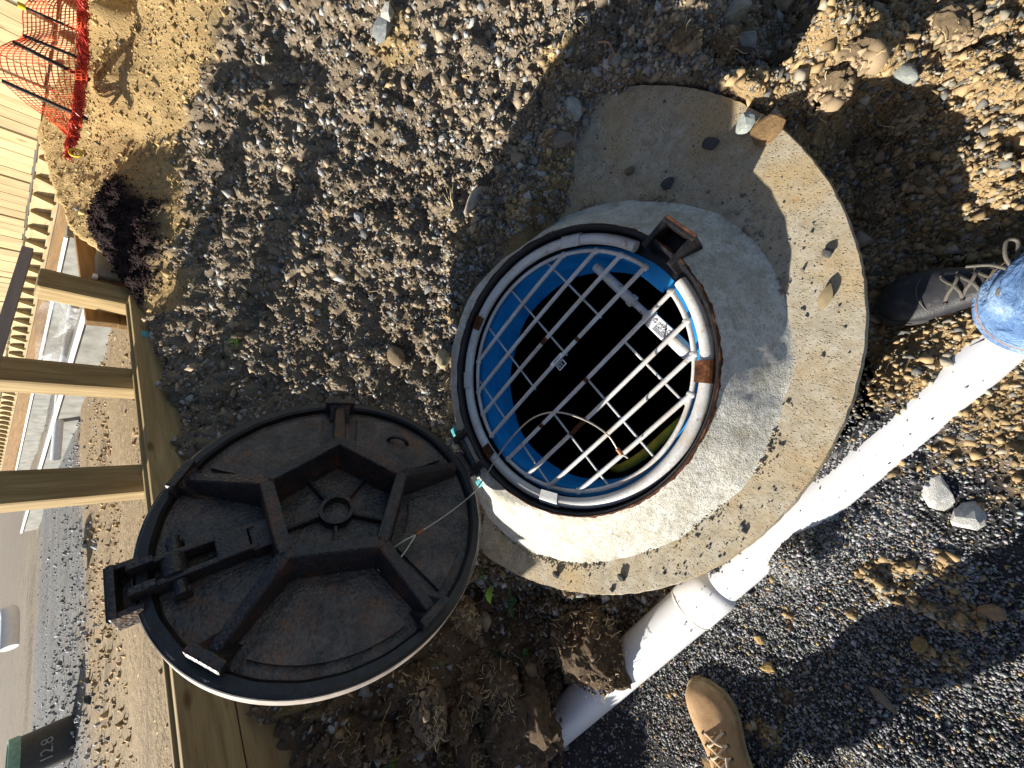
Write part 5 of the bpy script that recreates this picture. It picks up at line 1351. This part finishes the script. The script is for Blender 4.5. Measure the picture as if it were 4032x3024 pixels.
tuft(527, 118, 8, .03, M['leaf_bright'], 'tiny green tuft near the clay at the upper left', 6)
tuft(700, 665, 8, .03, M['leaf_bright'], 'tiny green tuft above the sprout in mid bank', 7)
tuft(450, 660, 12, .05, M['straw'], 'dry grass wisps near the timber edge', 8)
def twig(name, pts, r, mat, label, cat):
    tag(tube(name, smooth_path([tuple(p) for p in pts], 6), r, mat, None, 6), label, cat)
twig('root', [gz(1296, 98)+np.array([0, 0, .012]), gz(1320, 103)+np.array([0, 0, .02]), gz(1330, 122)+np.array([0, 0, .014]), gz(1348, 145)+np.array([0, 0, .01])], .003, M['root'], 'reddish bent root in the shaded soil above the slab', 'root')
twig('straw', [gz(575, 1560, .3)+np.array([0, 0, .02]), gz(592, 1530, .3)+np.array([0, 0, .03]), gz(600, 1515, .3)+np.array([0, 0, .02])], .0018, M['straw'], 'dry stalk beside the timber boards under the cover', 'stalk')
twig('stick', [gz(1246, 290, .25)+np.array([0, 0, .012]), gz(1242, 318, .25)+np.array([0, 0, .012])], .006, M['root'], 'short splinter of wood beside the slab', 'stick')
g = np.random.default_rng(77); V = []; F = []
for i in range(420):
    x = g.uniform(420, 1500); y = g.uniform(0, 1659); p = z2(x, y, .4); p = z2(x, y, gh(p[0], p[1]))
    h = gh(p[0], p[1])
    if not free(np.array([p[0]]), np.array([p[1]]))[0]: continue
    q = np.array([p[0], p[1], h+.006]); pts = [q]; d = g.normal(size=3); d[2] = abs(d[2])*.35; d /= np.linalg.norm(d)
    for k in range(4): d = d+g.normal(size=3)*.3; d /= np.linalg.norm(d); pts.append(pts[-1]+d*g.uniform(.004, .016))
    v, f = tube_vf(pts, .0008, 4, False); n = len(V); V += v; F += [tuple(a+n for a in r) for r in f]
tag(pydata('dry_roots', V, F, M['straw'], None), 'fine dry roots and straw strewn over the soil', 'roots', kind='stuff')
# curled dry leaf on the slab
p = Vector(z2(1772, 640, ZS)); bm = bmesh.new(); leaf_bm(bm, p+Vector((-.03, .0, .004)), (1, -.35, .12), (0, 0, 1), .055, .024, .12, 9); tag(bm_obj('dry_leaf', bm, M['dry_leaf'], None, True), 'curled dry leaf on the sunlit slab', 'leaf')
def shard(pts, z, label, mat, th=.004):
    bm = bmesh.new(); f = bm.faces.new([bm.verts.new(Vector(z2(x, y, z))) for x, y in pts]); bm.normal_update()
    ex = bmesh.ops.extrude_face_region(bm, geom=[f])
    for v in [q for q in ex['geom'] if isinstance(q, bmesh.types.BMVert)]: v.co.z += th
    tag(bm_obj('fragment', bm, mat, None), label, 'fragment')
rock('stone', 2022, 1058, 0.10, (0.58, 0.57, 0.54), 'large white stone half buried in the gravel nearer the pipe', z=.01, sq=(1.2, .6, .35), rot=(.1, .1, .2), sink=0.38)
rock('stone', 2097, 1120, 0.08, (0.58, 0.57, 0.54), 'white stone half buried in the gravel further from the pipe', z=.01, sq=(1.1, .8, .4), sink=0.38)
shard([(1639, 603), (1656, 600), (1657, 604), (1640, 607)], ZS+.002, 'thin white sliver on the shaded slab', M['paint'], .003)
shard([(1868, 437), (1905, 424), (1906, 429), (1870, 442)], .022, 'thin white sliver on the shaded clay', M['paint'], .003)
b = Vector(gz(338, 728, .87)); bm = bmesh.new(); bmesh.ops.create_icosphere(bm, subdivisions=2, radius=.03)
for v in bm.verts: v.co = Vector((v.co.x*1.2, v.co.y*.9, v.co.z*.5))*(1+.2*math.sin(40*v.co.x)); v.co += b+Vector((0, 0, .015))
tag(bm_obj('plastic_scrap', bm, M['sheet'], None, True), 'clear plastic scrap on the soil at the timber edge', 'scrap')

# =================================================================== PEOPLE
def shoe_part(name, secs, parent, mat, Mx, seg=26, cap=True):
    """secs: list of (y along, half width, z bottom, z top, x shift, squareness)"""
    V = []; F = []
    for (y, w, zb, zt, xs, sq) in secs:
        for k in range(seg):
            a = 2*PI*k/seg; c, s = math.cos(a), math.sin(a)
            X = w*math.copysign(abs(c)**sq, c)+xs; Zz = (zb+zt)/2+(zt-zb)/2*math.copysign(abs(s)**(sq if s < 0 else 1.0), s)
            V.append(Mx @ Vector((X, y, Zz)))
    n = len(secs)
    for i in range(n-1):
        for k in range(seg): F.append((i*seg+k, i*seg+(k+1) % seg, (i+1)*seg+(k+1) % seg, (i+1)*seg+k))
    if cap: F.append(tuple(range(seg))); F.append(tuple((n-1)*seg+k for k in range(seg))[::-1])
    o = pydata(name, V, F, mat, parent, True)
    o.modifiers.new('sub', 'SUBSURF').levels = 1; o.modifiers['sub'].render_levels = 2
    return o
def shoe_frame(toe, head, side=1):
    """toe position on the ground and heading; local y runs heel (0) -> toe (L)"""
    d = Vector((math.cos(head), math.sin(head), 0)); s = Vector((d.y, -d.x, 0))*side
    return lambda L: Matrix(((s.x, d.x, 0, toe[0]-d.x*L), (s.y, d.y, 0, toe[1]-d.y*L), (0, 0, 1, toe[2]), (0, 0, 0, 1)))
def make_shoe(parent, toe, head, kind, label, side=1):
    tan = kind == 'tan'; L = 0.305; Mx = shoe_frame(toe, head, side)(L)
    up = M['leather_tan'] if tan else M['leather_black']; so_ = M['sole_tan'] if tan else M['sole_black']
    W = 0.066 if tan else 0.060
    sole = [(0.0, .022, 0, .030, 0, .7), (.008, .034, 0, .033, 0, .7), (.06, .040, 0, .033, 0, .6), (.12, .040, .004, .030, .002, .6), (.18, W*.94, 0, .027, .004, .6), (.235, W*1.05, 0, .027, .003, .6), (.275, W*.86, .001, .028, -.002, .65), (.297, W*.52, .004, .028, -.006, .7), (L, W*.20, .008, .024, -.008, .8)]
    hs = 1.18 if tan else 1.0
    upper = [(.004, .022, .024, .085, 0, .85), (.012, .033, .024, .115, 0, .85), (.05, .038, .024, .128, 0, .85), (.09, .039, .024, .122, 0, .85), (.125, .041, .023, .108, .001, .82), (.16, .044, .022, .094, .003, .8), (.195, W*.93, .022, .080, .004, .78), (.23, W*.97, .022, .070, .003, .78), (.262, W*.88, .022, .063, 0, .8), (.283, W*.66, .022, .056, -.004, .85), (.297, W*.36, .022, .044, -.007, .9), (.302, W*.12, .024, .034, -.008, 1)]
    upper = [(a, b*(1.12 if tan and a < .17 else 1), c, c+(d-c)*hs, e_, f) for a, b, c, d, e_, f in upper]
    sh = shoe_part('boot' if tan else 'shoe', upper, parent, up, Mx); sh['label'] = label
    shoe_part('sole', sole, sh, so_, Mx)
    # toe cap bumper and overlays
    if tan:
        cap = [(.262, W*.90, .021, .060, 0, .8), (.270, W*.84, .021, .061, -.001, .8), (.285, W*.66, .021, .0575, -.004, .85), (.298, W*.38, .021, .046, -.007, .9), (.3035, W*.14, .023, .035, -.008, 1)]
        shoe_part('toe_bumper', cap, sh, so_, Mx)
        for yy, ww in ((.222, 1.0), (.218, 1.0)):
            pts = []
            for a in np.linspace(0.25, PI-0.25, 18):
                q = yy-0.03*math.sin(a)**2*-1-0.012; pts.append(Mx @ Vector((W*.965*math.cos(a)+.003, q, .024+.0475*math.sin(a)**.8+.0015)))
            tube('stitching', pts, .0009, M['lace_pale'], sh, 5)
    else:
        pts = [Mx @ Vector((W*.99*math.cos(a)+.002, .205+.035*math.sin(a)**2, .024+.0525*math.sin(a)**.85)) for a in np.linspace(.2, PI-.2, 20)]
        tube('stitching', pts, .0012, M['lace_dark'], sh, 5)
        pts = [Mx @ Vector((W*1.01*math.cos(a)+.002, .245+.045*math.sin(a)**1.5, .034)) for a in np.linspace(.1, PI-.1, 20)]
        tube('welt', pts, .0022, M['sole_black'], sh, 6)
    # tongue and lacing
    def top(y):
        ys = [s[0] for s in upper]; return float(np.interp(y, ys, [s[3] for s in upper])), float(np.interp(y, ys, [s[1] for s in upper]))
    bm = bmesh.new(); rows = []
    for y in np.linspace(.085, .195, 9):
        z, w = top(y); rows.append([bm.verts.new(Mx @ Vector((x*.022+.003, y, z+.0035-abs(x)*.003))) for x in (-1, -.4, .4, 1)])
    for A, B in zip(rows, rows[1:]):
        for k in range(3): bm.faces.new((A[k], A[k+1], B[k+1], B[k]))
    tn = bm_obj('tongue', bm, up if tan else M['sole_black'], sh, True)
    lace = M['lace_pale'] if tan else M['lace_dark']; eye = []
    for i, y in enumerate(np.linspace(.198, .105, 5)):
        z, w = top(y); eye.append((y, z, min(.027, w*.6)))
    for i in range(5):
        y, z, w = eye[i]
        for sg in (-1, 1):
            nx = eye[min(4, i+1)]
            pts = [Mx @ Vector((sg*w+.003, y, z-.004)), Mx @ Vector((sg*w*.5+.003, y-.004, z+.0065)), Mx @ Vector((.003, (y+nx[0])/2, (z+nx[1])/2+.011)), Mx @ Vector((-sg*nx[2]*.6+.003, nx[0]+.004, nx[1]+.007)), Mx @ Vector((-sg*nx[2]+.003, nx[0], nx[1]-.003))]
            tube('lace', smooth_path([tuple(p) for p in pts], 5), .0031 if not tan else .0027, lace, sh, 7)
            lathe_c = Mx @ Vector((sg*(w+.004)+.003, y, z-.003))
            ebm = bmesh.new(); bmesh.ops.create_icosphere(ebm, subdivisions=1, radius=.0042)
            for v in ebm.verts: v.co = v.co+lathe_c
            bm_obj('eyelet', ebm, M['steel_dark'], sh, True)
    # bow
    y, z, w = eye[4]; c = Vector((.003, y+.006, z+.012))
    for pts in ([(0, 0, 0), (.03, .012, .012), (.062, .006, .010), (.058, -.008, .006), (.03, -.004, .008), (0, 0, 0)], [(0, 0, 0), (-.022, .02, .014), (-.04, .03, .010), (-.046, .018, .006), (-.02, .004, .008), (0, 0, 0)], [(0, 0, 0), (.02, .03, .006), (.03, .06, -.006)], [(0, 0, 0), (-.02, -.012, .004), (-.05, -.006, -.01)]):
        tube('bow', smooth_path([tuple(Mx @ (c+Vector(p))) for p in pts], 6), .003, lace, sh, 7)
    # padded collar
    cp = [Mx @ Vector((.036*math.cos(a), .055+.052*math.sin(a), .122-.012*math.sin(a))) for a in np.linspace(0, 2*PI, 25)]
    tube('padded_collar', cp, .011, M['sock'] if not tan else up, sh, 8)
    return sh, Mx
def leg_mesh(name, secs, mat, parent, seed, amp=.006, seg=72):
    """trouser leg: secs = (center, radius x, radius y); wrinkled tube"""
    C = [np.array(s[0]) for s in secs]; P = np.array(smooth_path(C, 16)); R1 = np.interp(np.linspace(0, len(secs)-1, len(P)), range(len(secs)), [s[1] for s in secs]); R2 = np.interp(np.linspace(0, len(secs)-1, len(P)), range(len(secs)), [s[2] for s in secs])
    V = []; F = []; n = len(P)
    for i, p in enumerate(P):
        for k in range(seg):
            a = 2*PI*k/seg; w = amp*(1.1*math.sin(i*.50+2.2*math.sin(a+seed)+seed)+.8*math.sin(3*a+i*.23+seed)+.5*math.sin(i*1.05-2*a)+.35*math.sin(i*.9+5*a))*(0.35+0.65*min(1, i/7))
            V.append((p[0]+(R1[i]+w)*math.cos(a), p[1]+(R2[i]+w)*math.sin(a), p[2]+.010*math.sin(a*2+seed)*(i < 6)))
    for i in range(n-1):
        for k in range(seg): F.append((i*seg+k, i*seg+(k+1) % seg, (i+1)*seg+(k+1) % seg, (i+1)*seg+k))
    o = pydata(name, V, F, mat, parent, True)
    sd = o.modifiers.new('cloth', 'SOLIDIFY'); sd.thickness = .004; sd.offset = -1
    return o, P, R1, R2
def body_mesh(parent, J, edges, mat, name='body'):
    names = list(J); V = [J[k][0] for k in names]; E = [(names.index(a), names.index(b)) for a, b in edges]
    me = bpy.data.meshes.new(name); me.from_pydata(V, E, []); me.materials.append(mat)
    o = bpy.data.objects.new(name, me); COL.objects.link(o); o.parent = parent; o.matrix_parent_inverse = inv(parent)
    sk = o.modifiers.new('skin', 'SKIN'); sk.use_smooth_shade = True
    for i, k in enumerate(names):
        r = J[k][1]; me.skin_vertices[0].data[i].radius = (r, r) if not hasattr(r, '__len__') else r
    me.skin_vertices[0].data[names.index('pelvis')].use_root = True
    s = o.modifiers.new('sub', 'SUBSURF'); s.levels = 1; s.render_levels = 2
    return o
def head_extras(parent, c, face):
    """hair cap, nose, eyes and mouth on a head of centre c that looks along face"""
    f = Vector(face).normalized(); s = f.cross(Vector((0, 0, 1))).normalized(); u = s.cross(f)
    def blob(name, off, r, sc, m):
        bm = bmesh.new(); bmesh.ops.create_icosphere(bm, subdivisions=3, radius=r)
        for v in bm.verts: v.co = Vector(c)+s*(off[0]+v.co.x*sc[0])+f*(off[1]+v.co.y*sc[1])+u*(off[2]+v.co.z*sc[2])
        return bm_obj(name, bm, m, parent, True)
    blob('hair', (0, -.015, .035), .1, (.86, 1.02, .95), M['hair']); blob('nose', (0, .095, -.01), .016, (.8, 1.1, 1.3), M['skin'])
    for q in (-1, 1):
        blob('eye', (q*.032, .083, .012), .011, (1, .6, .7), M['ink']); blob('ear', (q*.083, 0, -.005), .026, (.4, .8, 1.1), M['skin'])
    blob('mouth', (0, .085, -.05), .02, (1.1, .35, .3), M['root'])
def hand(parent, wrist, d, up, side):
    d = Vector(d).normalized(); up = Vector(up).normalized(); s = d.cross(up).normalized()*side; w = Vector(wrist)
    bm = bmesh.new(); box_bm(bm, (0, 0, 0), (.075, .085, .028), None, .011)
    for v in bm.verts: v.co = w+s*v.co.x+d*(v.co.y+.045)+up*v.co.z
    o = bm_obj('palm', bm, M['skin'], parent, True)
    for i, L in enumerate((.068, .078, .072, .056)):
        b = w+d*.085+s*(-.028+.0185*i); tube('finger', [b-d*.015, b+d*L*.45-up*.004, b+d*L*.75-up*.018, b+d*L*.85-up*.036], [.009, .0088, .008, .0065], M['skin'], parent, 8)
    b = w+d*.03-s*.034; tube('finger', [b, b-s*.02+d*.022, b-s*.026+d*.045-up*.012], [.0105, .0098, .008], M['skin'], parent, 8)

def make_photographer():
    e = empty('person', (0.26, -0.35, 0.0), 'person in blue jeans and black lace up shoes standing at the slab edge', 'person')
    make_shoe(e, (0.268, -0.150, gh(.28, -.3)+.0), math.radians(93), 'black', 'scuffed black leather lace up shoe')
    make_shoe(e, (-0.06, -0.47, 0.0), math.radians(97), 'black', 'scuffed black leather lace up shoe', -1)
    J = {'pelvis': ((.11, -.66, .93), .13), 'waist': ((.11, -.65, 1.08), .125), 'chest': ((.11, -.60, 1.30), .15), 'neck': ((.11, -.55, 1.49), .06), 'headb': ((.11, -.52, 1.58), .078), 'head': ((.11, -.50, 1.67), .09), 'headt': ((.11, -.50, 1.75), .06),
         'hipr': ((.20, -.64, .88), .095), 'kneer': ((.25, -.52, .50), .06), 'ankr': ((.272, -.412, .10), .042), 'hipl': ((.01, -.66, .88), .095), 'kneel': ((-.03, -.70, .50), .06), 'ankl': ((-.03, -.72, .10), .042),
         'shr': ((.29, -.57, 1.42), .065), 'elr': ((.34, -.48, 1.14), .045), 'wrr': ((.11, -.20, 1.25), .03), 'shl': ((-.07, -.57, 1.42), .065), 'ell': ((-.13, -.48, 1.14), .045), 'wrl': ((-.09, -.20, 1.25), .03)}
    E = [('pelvis', 'waist'), ('waist', 'chest'), ('chest', 'neck'), ('neck', 'headb'), ('headb', 'head'), ('head', 'headt'), ('pelvis', 'hipr'), ('hipr', 'kneer'), ('kneer', 'ankr'), ('pelvis', 'hipl'), ('hipl', 'kneel'), ('kneel', 'ankl'), ('chest', 'shr'), ('shr', 'elr'), ('elr', 'wrr'), ('chest', 'shl'), ('shl', 'ell'), ('ell', 'wrl')]
    body_mesh(e, J, E, M['skin'])
    Jc = {k: (v[0], (v[1] if not hasattr(v[1], '__len__') else v[1][0])+.018) for k, v in J.items() if k in ('pelvis', 'waist', 'chest', 'shr', 'elr', 'shl', 'ell')}
    body_mesh(e, Jc, [('pelvis', 'waist'), ('waist', 'chest'), ('chest', 'shr'), ('shr', 'elr'), ('chest', 'shl'), ('shl', 'ell')], M['shirt'], 'jacket')
    head_extras(e, (.11, -.50, 1.66), (0, .8, -.5))
    hand(e, (.11, -.20, 1.25), (-.35, .9, .3), (.3, 0, 1), 1); hand(e, (-.09, -.20, 1.25), (.35, .9, .3), (-.3, 0, 1), -1)
    j, P, R1, R2 = leg_mesh('jeans', [((.222, -.405, .118), .106, .108), ((.228, -.412, .17), .098, .10), ((.235, -.44, .26), .092, .092), ((.25, -.52, .50), .095, .095), ((.21, -.62, .82), .115, .12), ((.19, -.64, .97), .10, .13)], M['denim'], e, .4)
    j['label'] = 'faded blue denim trouser leg with turned hem'
    for dz, r in ((.018, .0006), (.026, .0005)):
        tube('hem_stitch', [(.222+(.108)*math.cos(a), -.405+.110*math.sin(a), .118+dz+.010*math.sin(2*a+.4)) for a in np.linspace(0, 2*PI, 60)], r, M['denim_stitch'], j, 4)
    tube('hem', [(.222+.104*math.cos(a), -.405+.106*math.sin(a), .119+.010*math.sin(2*a+.4)) for a in np.linspace(0, 2*PI, 60)], .005, M['denim'], j, 6)
    tube('side_seam', [tuple(P[i]+np.array([-(R1[i]+.004)*.98, .02, 0])) for i in range(len(P))], .003, M['denim'], j, 5)
    leg_mesh('jeans', [((-.03, -.72, .09), .085, .09), ((-.03, -.72, .20), .085, .085), ((-.03, -.70, .50), .085, .085), ((0.0, -.66, .82), .115, .12), ((.03, -.655, .97), .10, .13)], M['denim'], e, 1.4)
def make_worker():
    e = empty('person', (-1.02, 0.18, 0.0), 'person in tan lace up work boots standing on the black gravel', 'person')
    hd = math.radians(25)
    make_shoe(e, (-0.795, 0.296, 0.0), hd, 'tan', 'tan nubuck lace up work boot with rubber toe')
    make_shoe(e, (-0.97, -0.73, 0.0), math.radians(5), 'tan', 'tan nubuck lace up work boot with rubber toe', -1)
    J = {'pelvis': ((-1.18, -.38, .91), .13), 'waist': ((-1.18, -.38, 1.06), .13), 'chest': ((-1.16, -.38, 1.30), .155), 'neck': ((-1.14, -.38, 1.49), .06), 'headb': ((-1.12, -.38, 1.58), .078), 'head': ((-1.10, -.38, 1.67), .09), 'headt': ((-1.10, -.38, 1.75), .06),
         'hipr': ((-1.15, -.28, .86), .095), 'kneer': ((-1.08, -.03, .48), .06), 'ankr': ((-1.04, .178, .10), .042), 'hipl': ((-1.18, -.48, .86), .095), 'kneel': ((-1.16, -.62, .48), .06), 'ankl': ((-1.22, -.75, .10), .042),
         'shr': ((-1.15, -.20, 1.42), .065), 'elr': ((-1.17, -.13, 1.14), .045), 'wrr': ((-1.06, -.13, .90), .03), 'shl': ((-1.15, -.56, 1.42), .065), 'ell': ((-1.17, -.63, 1.14), .045), 'wrl': ((-1.06, -.63, .90), .03)}
    E = [('pelvis', 'waist'), ('waist', 'chest'), ('chest', 'neck'), ('neck', 'headb'), ('headb', 'head'), ('head', 'headt'), ('pelvis', 'hipr'), ('hipr', 'kneer'), ('kneer', 'ankr'), ('pelvis', 'hipl'), ('hipl', 'kneel'), ('kneel', 'ankl'), ('chest', 'shr'), ('shr', 'elr'), ('elr', 'wrr'), ('chest', 'shl'), ('shl', 'ell'), ('ell', 'wrl')]
    body_mesh(e, J, E, M['skin'])
    Jc = {k: (v[0], v[1]+.018) for k, v in J.items() if k in ('pelvis', 'waist', 'chest', 'shr', 'elr', 'shl', 'ell')}
    body_mesh(e, Jc, [('pelvis', 'waist'), ('waist', 'chest'), ('chest', 'shr'), ('shr', 'elr'), ('chest', 'shl'), ('shl', 'ell')], M['hivis'], 'vest')
    head_extras(e, (-1.10, -.38, 1.66), (.8, .3, -.4))
    hand(e, (-1.06, -.13, .90), (.25, 0, -1), (.9, 0, .2), 1); hand(e, (-1.06, -.63, .90), (.25, 0, -1), (.9, 0, .2), -1)
    leg_mesh('trousers', [((-1.045, .172, .125), .078, .078), ((-1.045, .15, .20), .082, .082), ((-1.08, -.03, .48), .088, .088), ((-1.15, -.26, .80), .115, .12), ((-1.17, -.31, .95), .12, .11)], M['workwear'], e, 2.2)
    leg_mesh('trousers', [((-1.22, -.75, .10), .08, .08), ((-1.215, -.74, .20), .082, .082), ((-1.16, -.62, .48), .088, .088), ((-1.18, -.48, .80), .115, .12), ((-1.18, -.44, .95), .12, .11)], M['workwear'], e, 3.1)
make_photographer(); make_worker()
